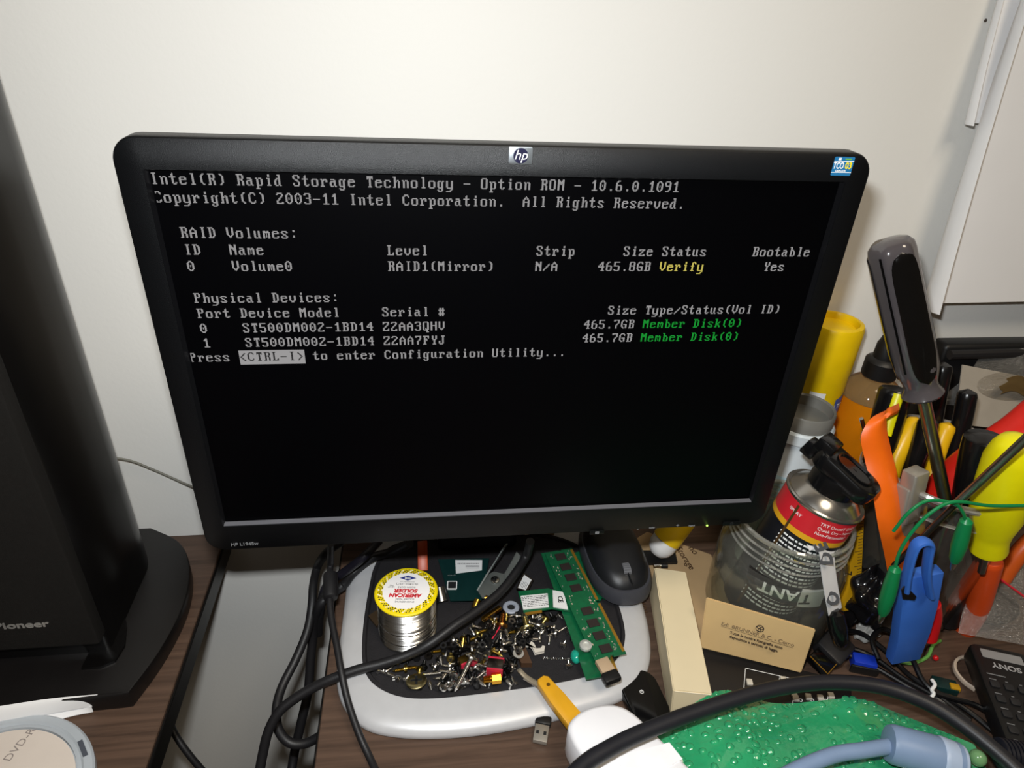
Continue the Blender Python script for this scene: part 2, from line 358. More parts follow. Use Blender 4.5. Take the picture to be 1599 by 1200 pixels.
m.add([(a, .0040, t - CH), (a + 8 * CW, .0040, t - CH), (a + 8 * CW, .0040, t), (a, .0040, t)], [(0, 1, 2, 3)], tw)
console(m, M('console_black', '050505', .6, spec=.1), 11, 6, '<CTRL-I>', .0039); part(m, 'highlight_bar', so, 'light bar behind <CTRL-I>', smooth=0)
# --- badge, sticker, model name, buttons
def FX(x, z, y=-.0002): return frame((x, y, z), (1, 0, 0), (0, -1, 0))      # flat on the bezel front
bc = Q(813, 243, -.0005); m = MB()
m.prism(rrect(.0140, .0096, .0012), 0, .0007, M('badge_silver', 'b9c0c6', .3, .9), FX(bc.x, bc.z), .0003); bd = part(m, 'badge', mon, 'silver hp badge')
m = MB(); X = FX(bc.x, bc.z, -.0012); m.prism(circ(.0043), 0, .00012, M('badge_blue', '1b1a33', .3), X)
m.text('hp', .0078, white, X @ T3(0, .0003, .00022), bold=-.00005, shear=.28)
part(m, 'lettering', bd, 'dark round logo with white hp letters')
sc_ = Q(1316, 260, -.0004); X = FX(sc_.x, sc_.z); m = MB()
m.prism(rrect(.0130, .0112, .0008), 0, .0002, M('sticker_blue', '246c9c', .35), X)
m.box((0, .0030, .00023), (.0130, .0004, .0001), white, X); m.box((0, -.0036, .00023), (.0130, .0003, .0001), white, X)
m.text('TCO', .0054, white, X @ T3(-.0029, .0003, .0003), bold=.00010, sx=.60); m.text('03', .0054, M('ink_yellow', 'f0d818', .5), X @ T3(.0036, .0003, .0003), bold=.00014, sx=.80)
m.text('DISPLAYS', .0016, white, X @ T3(-.0008, -.0027, .0003), bold=.00005); m.box((-.003, .0043, .0002), (.0018, .0014, .0002), white, X); m.box((.0025, .0043, .0002), (.004, .0008, .0002), M('ink_green', '6aa82e', .5), X)
part(m, 'sticker', mon, 'blue TCO 03 sticker')
g_ = M('ink_grey', '77787a', .5); mc = Q(382, 850, 0); m = MB()
m.text('HP L1945w', .0042, g_, FX(mc.x, mc.z), bold=.00006); part(m, 'lettering', mon, 'grey HP L1945w lettering')
for u, v, w_ in ((932, 831, .012), (1142, 817, .015)):
    b_ = Q(u, v, 0); m = MB(); m.prism(rrect(w_, .0042, .001), 0, .0005, bezm, FX(b_.x, b_.z - .0002), .0002); bo = part(m, 'button', mon)
    m = MB(); X = FX(b_.x, b_.z - .0002, -.0008)
    if u < 1000: m.prism(rrect(.0032, .0026, .0004), 0, .0001, g_, X); m.text('i', .0024, black, X @ T3(.0004, 0, .00015))
    else:
        m.lathe([(.0010, 0), (.0012, 0), (.0012, .0001), (.0010, .0001)], M('ink_dim', '3a3a3c', .5), X, 20, False, False); m.box((0, .0011, .0001), (.0003, .0011, .0001), MATS['ink_dim'], X)
    part(m, 'icon', bo)
m = MB()
for u, v, s in ((996, 829, '-'), (1018, 827, 'auto'), (1058, 824, '+'), (1080, 824, 'input')):
    b_ = Q(u, v - 3, 0); m.text(s, .0048 if len(s) == 1 else .0026, g_, FX(b_.x, b_.z), bold=.00008)
part(m, 'lettering', mon, 'small grey button markings')
b_ = Q(1104, 821, 0); m = MB(); m.ball((b_.x, -.0001, b_.z), .0009, M('led_green', '304020', .4, emit='c8ff70', estr=1.6), n=10); part(m, 'power_light', mon, 'lit green power light')
# --- stand
m = MB(); m.prism(rrect(.085, .032, .008), .008, .2, black, T3(-.004, .150, 0)); m.box((0, .09, .26), (.08, .12, .08), black, bev=.01); part(m, 'stand_column', mon)
OUT = [(-.138, .05), (-.139, .0), (-.133, -.03), (-.112, -.056), (-.08, -.0655), (-.04, -.0690), (.01, -.0670), (.08, -.056), (.112, -.047), (.136, -.028), (.151, .008), (.156, .07), (.145, .13), (.110, .170), (0, .180), (-.1, .174), (-.138, .13)]
OUT = smooth_poly(OUT, 2)
silv = M('silver_plastic', 'c2c2c4', .4, .15, noise=.03, nscale=120)
TR = smooth_poly([(-.117, .06), (-.117, .01), (-.112, -.012), (-.100, -.026), (-.08, -.0365), (-.05, -.0395), (.0, -.0375), (.05, -.034), (.085, -.029), (.108, -.018), (.124, .004), (.128, .04), (.124, .09), (.108, .132), (.06, .155), (0, .16), (-.07, .155), (-.11, .135)], 2)
m = MB()
n1 = len(OUT)
def resample(p, n):
    L = [0]; q = p + [p[0]]
    for a, b in zip(q, q[1:]): L.append(L[-1] + (Vector(b) - Vector(a)).length)
    out = []; j = 0
    for k in range(n):
        d = L[-1] * k / n
        while L[j + 1] < d: j += 1
        f_ = (d - L[j]) / max(1e-12, L[j + 1] - L[j]); out.append(tuple(Vector(q[j]).lerp(Vector(q[j + 1]), f_)))
    return out
def startat(p):                                   # begin both outlines at the same bearing so the loops bridge straight
    i = min(range(len(p)), key=lambda k: abs(math.atan2(p[k][1] - .05, p[k][0] - .005) + PI * .999)); return p[i:] + p[:i]
OU = startat(resample(OUT, 120)); TU = [None] * 120
def ray_poly(poly, c, a):
    best = None; d = Vector((math.cos(a), math.sin(a)))
    for i in range(len(poly)):
        p, q = Vector(poly[i]) - c, Vector(poly[(i + 1) % len(poly)]) - c; e = q - p; den = d.x * e.y - d.y * e.x
        if abs(den) < 1e-12: continue
        t = (p.x * e.y - p.y * e.x) / den; s_ = (p.x * d.y - p.y * d.x) / den
        if t > 0 and -1e-6 <= s_ <= 1 + 1e-6: best = t if best is None else max(best, t)
    return c + d * best
CB = Vector((.003, .055))
OU = [tuple(ray_poly(OUT, CB, 2 * PI * k / 160)) for k in range(160)]; TU = [tuple(ray_poly(TR, CB, 2 * PI * k / 160)) for k in range(160)]
def ins(p, d): return [tuple(CB + (Vector(q) - CB) * (1 - d / (Vector(q) - CB).length)) for q in p]
def up(p, z): return [(x, y, z) for x, y in p]
m.loops([up(ins(OU, .004), 0), up(ins(OU, .001), .0005), up(OU, .002), up(ins(OU, .001), .006), up(ins(OU, .006), .0095), up(ins(OU, .014), .0115), up(TU, .0125), up(ins(TU, .001), .0105)], silv, cap1=False)
bs = part(m, 'base', mon, 'silver base', smooth=60)
mat_ = M('rubber_mat', '19171a', .75, bump=.5, bscale=1200, noise=.2, nscale=200)
m = MB(); m.loops([up(TU, .0128), up(ins(TU, .0004), .0138), up(ins(TU, .003), .0138), up(ins(TU, .0045), .0112), up(ins(TU, .02), .0112)], mat_, cap0=False); part(m, 'tray_mat', bs, 'black mat with a raised rim', smooth=60)
TZ = .0112
# ================================================================ loudspeaker on the left desk
sp = thing('loudspeaker', 'tall black loudspeaker with rounded cabinet on a curved plinth, left of the monitor', 'speaker', (-.45, .1, 0))
spk_gloss = M('speaker_lacquer', '090808', .3, spec=.5, noise=.1)
PL = [(-.62, .0), (-.62, -.020), (-.42, -.020), (-.30, -.016), (-.289, .02), (-.283, .06), (-.284, .095), (-.293, .13), (-.312, .160), (-.345, .182), (-.62, .182)]
PL2 = [PL[0], PL[1], PL[2]] + [(-.306, -.0168)] + [tuple(q) for q in [(v.x, v.y) for v in catmull([(x, y, 0) for x, y in PL[3:10]], 6)]] + [PL[10]]
m = MB(); m.prism(PL2, 0, .019, M('plinth_black', '100e0e', .38, noise=.25, nscale=30, bump=.05), bev=.0015); part(m, 'plinth', sp, smooth=40)
CAB = [(-.60, .026), (-.332, .026), (-.328, .03), (-.329, .09)] + [(-.372 + .043 * math.cos(a), .115 + .047 * math.sin(a)) for a in [PI / 2 * k / 12 for k in range(13)]] + [(-.60, .162)]
m = MB(); m.prism(CAB, .019, .72, spk_gloss); part(m, 'cabinet', sp, smooth=50)
m = MB(); m.prism([(-.328, .03), (-.3285, .06), (-.326, .056), (-.322, .045), (-.318, .03), (-.3205, .014), (-.330, .009), (-.345, .009), (-.345, .03)], .0188, .0215, spk_gloss); part(m, 'foot_collar', sp)
m = MB(); m.box((-.466, .020, .375), (.280, .014, .664), M('grille_cloth', '1a1816', .85, spec=.2, bump=.5, bscale=2500, noise=.15, nscale=500), bev=.003); gr = part(m, 'grille', sp, 'black cloth grille')
lp = Q(33, 977, .0128); m = MB(); m.text('Pioneer', .0098, M('logo_silver', '9a9894', .35, .6), frame((lp.x, .0127, lp.z), (1, 0, 0), (0, -1, 0)), bold=.0002, sx=1.32, ext=.0003); part(m, 'logo', gr, 'silver lettering Pioneer')
# scattered dust specks stay in the material; loose wire behind the speaker
m = MB(); m.tube([Q(150, 712, .176), Q(200, 719, .18), Q(235, 732, .182), Q(265, 745, .182), Q(292, 757, .178), Q(330, 772, .16)], .0011, M('grey_wire', '77756c', .5), n=8)
solo(m, 'wire', 'thin grey wire along the wall between loudspeaker and monitor', 'wire')
# papers by the plinth
for k, (pts, w, lab) in enumerate((([(-60, 1118), (0, 1108), (80, 1096), (154, 1089)], .006, 'upper narrow white paper sheet curling against the loudspeaker plinth'), ([(-60, 1132), (0, 1121), (70, 1108), (120, 1100), (143, 1104)], .010, 'lower white paper sheet lying under the narrow curled one'))):
    zz = (.016, .008)[k]
    c = catmull([P(u, v, zz) for u, v in pts], 6); n = len(c) - 1
    def fn(a, b, c=c, n=n, w=w, zz=zz):
        q = c[min(n, int(round(a * n)))]; ww = w * (1 - .95 * a ** 3)
        return (q.x, q.y - ww * b, zz + .0035 - b * b * .0125 if k == 0 else zz - .006 * b)
    m = MB(); m.grid(fn, n, 6, paper, thick=.0002); solo(m, 'paper_sheet', lab, 'paper', smooth=80)
# disc in its case
dc = Vector((-.3765, -.0935, 0)); cs = thing('disc_case', 'round translucent grey disc case with a white disc, bottom left corner', 'disc case', dc)
pg = M('frosted_plastic', 'aeb4ba', .3, spec=.5, noise=.03)
m = MB(); m.lathe([(.071, 0), (.0725, .0015), (.0725, .007), (.071, .0085), (.0655, .009), (.0638, .0078), (.0628, .0084), (.061, .0084), (.0605, .0055), (.001, .0055)], pg, T3(*dc), 96); shell = part(m, 'shell', cs)
m = MB(); m.box((0, 0, 0), (.0035, .016, .0006), M('slot_dark', '4a4e57', .6), T3(*dc) @ Rz(.62) @ T3(.0668, 0, .0088)); part(m, 'latch_slot', shell)
dm = M('disc_white', 'd9cdc2', .3, coat=.4, noise=.02); m = MB(); m.lathe([(.0205, .0058), (.0600, .0058), (.0600, .0072), (.0205, .0072)], dm, T3(*dc), 96, False, False)
m.lathe([(.0075, .0058), (.0206, .0058), (.0206, .0071), (.0075, .0071)], pg, T3(*dc), 48, False, False); di = part(m, 'disc', cs)
m = MB(); dl = P(31, 1163, .0075); dx = P(49, 1141, .0075) - P(13, 1184, .0075)
m.text('DVD-R', .0088, M('ink_grey_light', '8f8580', .6), frame((dl.x, dl.y, .0073), dx, (0, 0, 1)), ext=.00003, sx=1.0); part(m, 'lettering', di, 'grey DVD-R lettering')

# ================================================================ cables on the left
def cable(name, label, cat, pts, r, mat=rubber, n=12, group=None, flat=1.0):
    m = MB(); m.tube(pts, r, mat, n=n, flat=flat); return solo(m, name, label, cat, group)
X0 = -.146                                            # the right desk's left edge
cable('power_cable', 'thick black cable looping down into the gap and back under the right desk', 'cable',
      [Q(545, 838, .12), Q(512, 862, .10), P(496, 885, .012), P(489, 915, .008), P(487, 945, .0), P(480, 985, -.015), P(462, 1030, -.03), P(441, 1072, -.04), P(432, 1105, -.045), P(434, 1138, -.05), P(452, 1160, -.055), P(478, 1161, -.06), P(505, 1147, -.065), P(540, 1128, -.07)], .0042)
cable('power_cable', 'thick black cable crossing the screw tray and hanging over the desk edge into the gap', 'cable',
      [Q(828, 846, .075), P(822, 868, .05), P(805, 895, .045), P(780, 926, .042), P(745, 954, .041), P(712, 976, .040), P(672, 1005, .034), P(640, 1022, .027), P(600, 1036, .022), P(560, 1046, .019), P(520, 1060, .014), P(488, 1075, .007), P(460, 1092, .0), P(436, 1112, -.008), P(419, 1143, -.022), P(410, 1180, -.04), P(402, 1225, -.06)], .0042)
cable('power_cable', 'thick black cable dropping straight down beside the right desk edge', 'cable',
      [P(535, 915, .02), P(516, 930, .014), P(498, 948, .006), P(490, 985, -.03), P(485, 1030, -.06), P(481, 1080, -.09), P(470, 1130, -.12), P(459, 1180, -.15), P(452, 1230, -.17)], .0046)
cable('power_cable', 'black cable running from under the monitor to the ferrite bead, nearest the solder spool', 'cable',
      [Q(640, 848, .10), P(612, 862, .03), P(580, 872, .025), P(552, 895, .014), P(535, 915, .012), P(512, 924, .012), P(500, 950, .002), P(497, 990, -.04)], .0045)
cable('power_cable', 'dark blue-black cable rising behind the ferrite bead to the monitor underside', 'cable',
      [Q(592, 845, .11), P(570, 868, .05), P(548, 886, .035), P(530, 899, .024), P(512, 912, .014), P(503, 935, .004), P(500, 960, -.03)], .0042, M('blue_black_rubber', '15131d', .45))
uc = thing('signal_cable', 'thin black cable with a ferrite bead hanging in front of the gap', 'cable', P(520, 1000, .03))
m = MB(); m.tube([Q(517, 850, .06), P(516, 880, .06), P(515, 905, .055), P(515, 940, .05), P(519, 975, .045), P(526, 1010, .04), P(533, 1050, .033), P(543, 1095, .022), P(560, 1145, .012), P(578, 1185, .005), P(596, 1225, .005)], .0029, rubber, n=12); part(m, 'cord', uc)
m = MB(); a_, b_ = P(516, 896, .0565), P(516, 936, .0515); d_ = (b_ - a_); m.lathe([(.0045, 0), (.0062, .001), (.0066, .003), (.0066, d_.length - .003), (.0060, d_.length - .0008), (.0045, d_.length)], rubber, frame(a_, (1, 0, 0), d_), 24); part(m, 'ferrite_bead', uc)
cable('floor_cable', 'dark cable curving at the bottom of the gap beside the left desk', 'cable', [P(262, 1120, -.16), P(275, 1150, -.17), P(300, 1185, -.19), P(335, 1225, -.22)], .0035)
# ================================================================ solder spool
sb = P(637, 994, TZ); sb = Vector((sb.x, sb.y + .006, TZ))
sl = thing('solder_spool', 'spool of silver solder wire with a yellow and white label on top', 'solder spool', sb)
HS = .0525; RS = .0272
yel = M('spool_yellow', 'e8cf00', .45); lead = M('solder_metal', 'cfcdca', .2, 1.0, noise=.04)
m = MB(); m.lathe([(RS - .004, 0), (RS - .003, .0006), (RS - .003, .0016), (RS - .004, .002)], yel, T3(*sb), 64); part(m, 'lower_flange', sl)
prof = [(.012, .0018)]
k = 0; z = .0018
while z < HS - .003:
    prof += [(RS - .0018 + random.uniform(-.00025, .00015), z + .0002), (RS - .0012 + random.uniform(-.0002, .0002), z + .0005)]; z += .00085
m = MB(); m.lathe(prof + [(RS - .0018, HS - .0022), (.012, HS - .002)], lead, T3(*sb), 64); part(m, 'wound_wire', sl, smooth=80)
m = MB(); m.lathe([(RS - .001, HS - .0028), (RS + .0004, HS - .0022), (RS + .0006, HS - .0012), (RS, HS - .0004), (RS - .001, HS), (.001, HS)], yel, T3(*sb), 64); fla = part(m, 'upper_flange', sl, 'yellow flange')
m = MB(); Xl = T3(sb.x, sb.y, sb.z + HS) @ Rz(PI - .10); ink = M('ink_black', '1c1b1d', .6); red = M('ink_red', 'c22330', .6); blu = M('ink_blue', '1d2d7d', .6); gri = M('ink_mid', '6a686c', .6)
m.prism(circ(.0206, 64), .0001, .00022, M('label_white', 'ece9e8', .6, noise=.01), Xl)
for ring, r_ in enumerate((.0212, .0228, .0243)):
    for k in range(56):
        a = 2 * PI * k / 56 + ring * .055; m.box((0, 0, 0), (.0015, .0009, .0001), ink if (k + ring) % 3 else white, Xl @ Rz(a) @ T3(r_, 0, .00015) @ Rz(.6 * (-1) ** k))
Z = .0003
m.prism([(-.0075, 0), (0, -.0030), (.0075, 0), (0, .0030)], .00022, .0003, blu, Xl @ T3(0, -.0145, 0)); m.text('TMI', .0034, white, Xl @ T3(0, -.0145, .0004), bold=.0001)
m.text('www.tmisolder.com', .0016, gri, Xl @ T3(0, -.0100, Z)); m.text('dia 0.8mm (.031")', .0027, ink, Xl @ T3(0, -.0073, Z)); m.text('ROSIN CORE', .0027, gri, Xl @ T3(0, -.0036, Z)); m.text('NET WT\n500gr', .0016, ink, Xl @ T3(.0135, -.0045, Z))
m.text('SOLDER', .0056, red, Xl @ T3(0, .0004, Z), bold=.0003, shear=.15); m.text('AMERICAN', .0056, red, Xl @ T3(0, .0056, Z), bold=.0003, shear=.15)
m.text('SOLDER WIRE', .0026, gri, Xl @ T3(0, .0098, Z)); m.text('ENGINEERING', .0026, gri, Xl @ T3(0, .0128, Z))
part(m, 'printed_label', fla, 'white round label reading AMERICAN SOLDER')

# ================================================================ boards and metal bits on the tray
def slab(quad, z0, th, mat, mb, inset=0.0):            # four photo corners lying at height z0
    q = [P(u, v, z0) for u, v in quad]; pl = [(p.x, p.y) for p in q]
    if sum((pl[i][0] * pl[(i + 1) % 4][1] - pl[(i + 1) % 4][0] * pl[i][1]) for i in range(4)) < 0: pl = pl[::-1]
    mb.prism(pl, z0 - th, z0, mat); return q
gpcb = M('board_green', '0e5a37', .3, noise=.18, nscale=260); tpcb = M('board_teal', '0b2a29', .35, noise=.15, nscale=200); chip = M('chip_black', '2a2220', .5); lab = M('label_paper', 'dcdcdc', .55, noise=.02)
drk = M('dark_glue', '17181a', .6)
def base_of(z, *uv): p = P(*uv, z); return Vector((p.x, p.y, z))
# flat cable, orange
t = thing('flat_cable', 'orange flat connector strip standing behind the solder spool', 'connector strip', base_of(.02, 655, 870)); m = MB()
a_, b_ = P(652, 868, .030), P(668, 882, .012); m.box((0, 0, 0), (.010, .03, .004), M('orange_plastic', 'b8440f', .4), frame((a_ + b_) / 2 + Vector((0, .006, 0)), (1, 0, 0), (0, -.6, .8)), bev=.0006); part(m, 'strip', t)
# dark circuit board with the white sticker
t = thing('circuit_board', 'dark teal circuit board with a white barcode sticker, behind the solder spool', 'circuit board', base_of(.018, 725, 905)); m = MB()
slab([(684, 874), (764, 872), (752, 937), (703, 938)], .020, .0014, tpcb, m); bo = part(m, 'board', t)
m = MB(); q = slab([(711, 875), (753, 875), (752.5, 891), (712, 896)], .0203, .0002, lab, m); X = frame((q[0] + q[2]) / 2 + Vector((0, 0, .00015)), q[1] - q[0], (0, 0, 1)); wv = (q[1] - q[0]).length
for k in range(26): m.box((-wv * .40 + k * wv * .031, .0018, 0), (wv * (.008 + .009 * (k * 7 % 3) / 2), .0018, .0001), ink, X)
for k in range(3): m.box((wv * .14, -.0010 - k * .0016, 0), (wv * .5, .0005, .0001), gri, X)
part(m, 'sticker', t, 'white barcode sticker')
m = MB(); sq = rrect(.0098, .0104, .001, 3); X = frame(P(706, 915, .020), P(716, 915, .02) - P(706, 915, .02), (0, 0, 1)); m.prism(sq, 0, .0008, white, X); m.prism(rrect(.0078, .0084, .0004, 3), .0008, .0010, drk, X); part(m, 'chip', t, 'black chip edged in white glue')
m = MB()
for x_ in range(5): m.box((x_ * .0016, 0, .0003), (.0008, .0005, .0006), steel, frame(P(700, 899, .020), (1, 0, 0), (0, 0, 1)))
part(m, 'solder_pads', t)
# galvanised bracket
zinc = M('zinc_plate', '9fa6a4', .32, .85, noise=.12, nscale=90); t = thing('bracket', 'bent zinc bracket with a screw through it, leaning on the dark circuit board', 'bracket', base_of(.02, 775, 915))
px = [(746, 923), (753, 934), (772, 938), (783, 925), (792, 909), (789, 897), (771, 893), (757, 900)]; q = [P(u, v, .027 + .0002 * (938 - v) * .4) for u, v in px]
m = MB(); n = len(q); m.add([tuple(p) for p in q] + [tuple(p - Vector((0, 0, .0012))) for p in q], [tuple(range(n)), tuple(range(2 * n - 1, n - 1, -1))] + [(i, i + n, (i + 1) % n + n, (i + 1) % n) for i in range(n)], zinc); part(m, 'plate', t)
def wing(uv): 
    q = [P(u, v, z) for u, v, z in uv]; m = MB(); n = len(q); d = (q[1] - q[0]).cross(q[2] - q[0]).normalized() * .0012
    m.add([tuple(p) for p in q] + [tuple(p - d) for p in q], [tuple(range(n)), tuple(range(2 * n - 1, n - 1, -1))] + [(i, i + n, (i + 1) % n + n, (i + 1) % n) for i in range(n)], zinc); part(m, 'wing', t)
wing([(790, 909, .031), (789, 897, .031), (798, 882, .04), (808, 863, .047), (813, 868, .047), (811, 880, .043)])
wing([(746, 923, .0275), (753, 910, .03), (793, 850, .055), (790, 852, .055)])
def screw_mesh(mb, mat, L, rs, rh, hh, X, cross=True, flathead=False, tip=True, n=14):
    mb.lathe([(rh * .6, L + hh), (rh * .9, L + hh * .75), (rh, L + hh * .3), (rh, L), (rs, L)] if not flathead else [(rh, L + hh), (rh, L + hh * .85), (rs, L)], mat, X, n, True, False)
    pr = []; z = L; pitch = max(.0006, rs * .55)
    while z > (rs * 1.2 if tip else 0): pr += [(rs, z), (rs * .78, z - pitch * .5)]; z -= pitch
    pr += [(rs * .15 if tip else rs * .8, 0)]; mb.lathe(pr, mat, X, 10, False, True)
    if cross:
        for a in (0, PI / 2): mb.box((0, 0, L + hh * 1.0), (rh * 1.1, rh * .26, hh * .10), drk, X @ Rz(a))
m = MB(); screw_mesh(m, steel, .003, .0018, .0046, .0018, frame(P(773, 910, .0265), (1, .3, 0), (0, 0, 1))); part(m, 'screw', t, 'steel cross-head screw')
# memory modules
def module(quad, z, lab_, chips=8, th=.0013):
    q = [P(u, v, z) for u, v in quad]                   # far left, far right, near right, near left
    ax = ((q[3] - q[0]) + (q[2] - q[1])) * .5; L = ax.length; c = (q[0] + q[1] + q[2] + q[3]) / 4; w_ = .030
    X = frame((c.x, c.y, z), ax, (0, 0, 1)); t = thing('memory_module', lab_, 'memory module', X @ T3(0, 0, -th))
    pl = [(-L / 2, -w_ / 2), (L * .03, -w_ / 2), (L * .035, -w_ / 2 + .003), (L * .055, -w_ / 2 + .003), (L * .06, -w_ / 2), (L / 2, -w_ / 2), (L / 2, -.003), (L / 2 - .0018, -.003), (L / 2 - .0018, .0), (L / 2, .0), (L / 2, w_ / 2), (-L / 2, w_ / 2), (-L / 2, 0), (-L / 2 + .0018, 0), (-L / 2 + .0018, -.003), (-L / 2, -.003)]
    flip = 1 if (X @ Vector((0, 1, 0)) - X @ Vector((0, 0, 0))).x > 0 else -1
    if flip > 0: pl = [(x, -y) for x, y in pl][::-1]
    m = MB(); m.prism(pl, -th, 0, gpcb, X); part(m, 'board', t)
    m = MB()
    for s0, s1 in ((-L * .485, L * .03), (L * .065, L * .485)):
        k = s0
        while k < s1 - .0004: m.box((k + .00035, flip * (w_ / 2 - .0014), .00003), (.00072, .0027, .00012), gold, X); k += .00082
    part(m, 'contacts', t, 'gold edge contacts')
    if chips:
        for k in range(8):
            x = -L * .43 + (k + (1 if k > 3 else 0)) * L * .108
            m = MB(); m.box((x, flip * -.001, .0006), (.0085, .0105, .0011), chip, X, bev=.00015, seg=1); part(m, 'memory_chip', t)
        m = MB()
        for k in range(90):
            x = random.uniform(-L * .48, L * .48); y = random.choice((random.uniform(.006, .0105), random.uniform(.006, .0105), random.uniform(-.013, -.008)))
            m.box((x, flip * y, .0003), (random.choice((.0016, .0009)), .0008, .0006), random.choice((M('ceramic', 'bfae98', .5), M('tin', 'c8c8c8', .3, .8))), X)
        part(m, 'solder_components', t, 'tiny pale surface components')
    return t
module([(880, 866), (904, 864), (953, 934), (925, 940)], .016, 'green memory module mostly hidden at the bottom, gold edge showing beside the mouse', 0)
module([(851, 862), (882, 861), (962, 1050), (920, 1064)], .021, 'plain green memory module lying beneath the chip-covered one', 0)
module([(853, 861.5), (890.7, 858.7), (975, 1021), (932, 1032)], .0262, 'green memory module with eight black chips lying on top of the tray pile')
# two wireless cards
def card(quad, z, lab_, lq, txt, goldq=None, rotate=0.0):
    t = thing('wireless_card', lab_, 'wireless card', base_of(z - .001, sum(u for u, v in quad) / 4, sum(v for u, v in quad) / 4)); m = MB(); slab(quad, z, .001, gpcb, m); part(m, 'board', t)
    m = MB(); q = slab(lq, z + .0012, .001, lab, m); c = (q[0] + q[2]) / 2; X = frame((c.x, c.y, z + .0014), q[1] - q[0], (0, 0, 1)); wv = (q[1] - q[0]).length
    if txt: m.text(txt, .0065, ink, X @ Rz(rotate) @ T3(0, 0, .0001), bold=.0001)
    else:
        for k in range(7):
            x = -wv * .44
            while x < wv * .40: 
                l_ = random.uniform(.05, .16) * wv; m.box((x + l_ / 2, .0058 - k * .0019, 0), (l_, .0008 if k == 1 else .0005, .0001), gri if k % 3 else ink, X); x += l_ + wv * .03
    part(m, 'label_shield', t, 'white printed label')
    if goldq: m = MB(); slab(goldq, z + .0003, .0006, gold, m); part(m, 'contacts', t, 'gold edge contacts')
card([(809, 924), (858, 919), (862, 951), (818, 958)], .026, 'green wireless card with a white text label, left of the memory modules', [(813, 931), (855, 927), (857, 948), (817, 952)], '', [(820, 957), (846, 953), (846.5, 957), (821, 961)])
card([(856, 920), (880, 924), (890, 955), (862, 951)], .0245, 'green wireless card with a CE mark tucked under the memory modules', [(863, 922), (880, 925), (887, 952), (864, 948)], 'CE', None, -1.3)
t = thing('label_tag', 'tilted piece of metal shield with a white sticker, behind the wireless card', 'sticker piece', base_of(.018, 820, 908)); m = MB(); slab([(806, 920), (818, 895), (833, 905), (824, 924)], .024, .0012, dsteel, m); part(m, 'shield', t)
m = MB(); q = slab([(809, 918), (818.5, 898), (830, 906), (821, 922)], .0243, .0002, lab, m); c = (q[0] + q[2]) / 2; X = frame((c.x, c.y, .0244), q[1] - q[0], (0, 0, 1))
for k in range(5): m.box((-.002, .003 - k * .0014, 0), (.008, .0004, .0001), gri, X)
part(m, 'sticker', t, 'white sticker')
# dongle and little usb plug
t = thing('usb_dongle', 'tiny usb dongle with a tan end and a black end on the memory modules', 'usb dongle', base_of(.027, 949, 1040)); m = MB(); q = [P(u, v, .034) for u, v in [(931, 1032), (946, 1025), (961, 1041), (942, 1050)]]; c = sum(q, Vector()) / 4; ax = (q[3] - q[0])
X = frame((c.x, c.y, .031), ax, (0, 0, 1)); m.box((0, 0, 0), (.013, .012, .0045), M('tan_plastic', 'b39a7d', .5), X, bev=.0005); part(m, 'plug', t, 'tan plug')
m = MB(); m.box((.0115, -.0005, -.0004), (.010, .0155, .0065), black, X, bev=.0018); part(m, 'body', t, 'black end')
t = thing('usb_receiver', 'small steel usb plug lying on the desk below the silver base', 'usb plug', base_of(0, 845, 1150)); X = frame(P(846, 1140, .0045), P(842, 1165, .0045) - P(846, 1140, .0045), (0, 0, 1)); m = MB(); m.box((.004, 0, 0), (.0145, .0115, .0045), M('plug_steel', 'aaa49a', .4, .6), X, bev=.0004)
for y_ in (-.003, .003): m.box((.004, y_, .0023), (.003, .0024, .0002), drk, X)
part(m, 'plug', t); m = MB(); m.box((-.0075, 0, 0), (.008, .0135, .0062), black, X, bev=.0015); part(m, 'body', t)

# ================================================================ distinct hardware in the pile
def one(mb, name, label, cat): return solo(mb, name, label, cat)
def lay(u, v, z, ang, tilt=0.0):                        # lying item: local z runs along the desk at bearing ang
    p = P(u, v, z); d = Vector((math.cos(ang) * math.cos(tilt), math.sin(ang) * math.cos(tilt), math.sin(tilt))); return frame(p, (0, 0, 1) if abs(d.z) < .9 else (1, 0, 0), d)
bright = M('bright_steel', 'dedcd8', .18, 1.0)
m = MB(); X = lay(755, 1062, .022, .05); m.prism(circ(.0046, 6), .007, .0145, M('gold_brass', 'd39a2e', .25, 1.0), X); m.lathe([(.0032, 0), (.0027, .0007), (.0032, .0014), (.0027, .0021), (.0032, .0028), (.0027, .0035), (.0032, .0042), (.0027, .0049), (.0032, .0056), (.003, .007)], MATS['gold_brass'], X, 16); one(m, 'hex_standoff', 'gold hexagonal standoff bolt near the front edge of the tray', 'bolt')
m = MB(); screw_mesh(m, bright, .030, .0021, .0068, .0024, frame(P(710, 1081, .0175), (1, 0, 0), P(727, 1046, .030) - P(710, 1081, .0175)), n=24); one(m, 'long_screw', 'long silver wood screw with a wide cross head, head towards the pile', 'screw')
m = MB(); screw_mesh(m, M('pale_brass', 'c6b98a', .28, 1.0), .004, .0025, .0088, .0016, frame(P(651, 1072, .0125), (1, 0, 0), (.05, -.2, -1)) @ T3(0, 0, -.006) @ rot(PI, 0, 0) @ T3(0, 0, -.005), tip=False, n=28); one(m, 'wide_head_screw', 'wide flat-headed brass screw alone at the front of the tray', 'screw')
m = MB(); m.ball((0, 0, 0), .0055, M('teal_glass', '1b9a83', .15, coat=.5), frame(P(899, 1026, .0165), (1, 0, 0), (0, 0, 1)), sc=(.85, 1.2, .95)); one(m, 'bead', 'teal green bead beside the memory modules', 'bead')
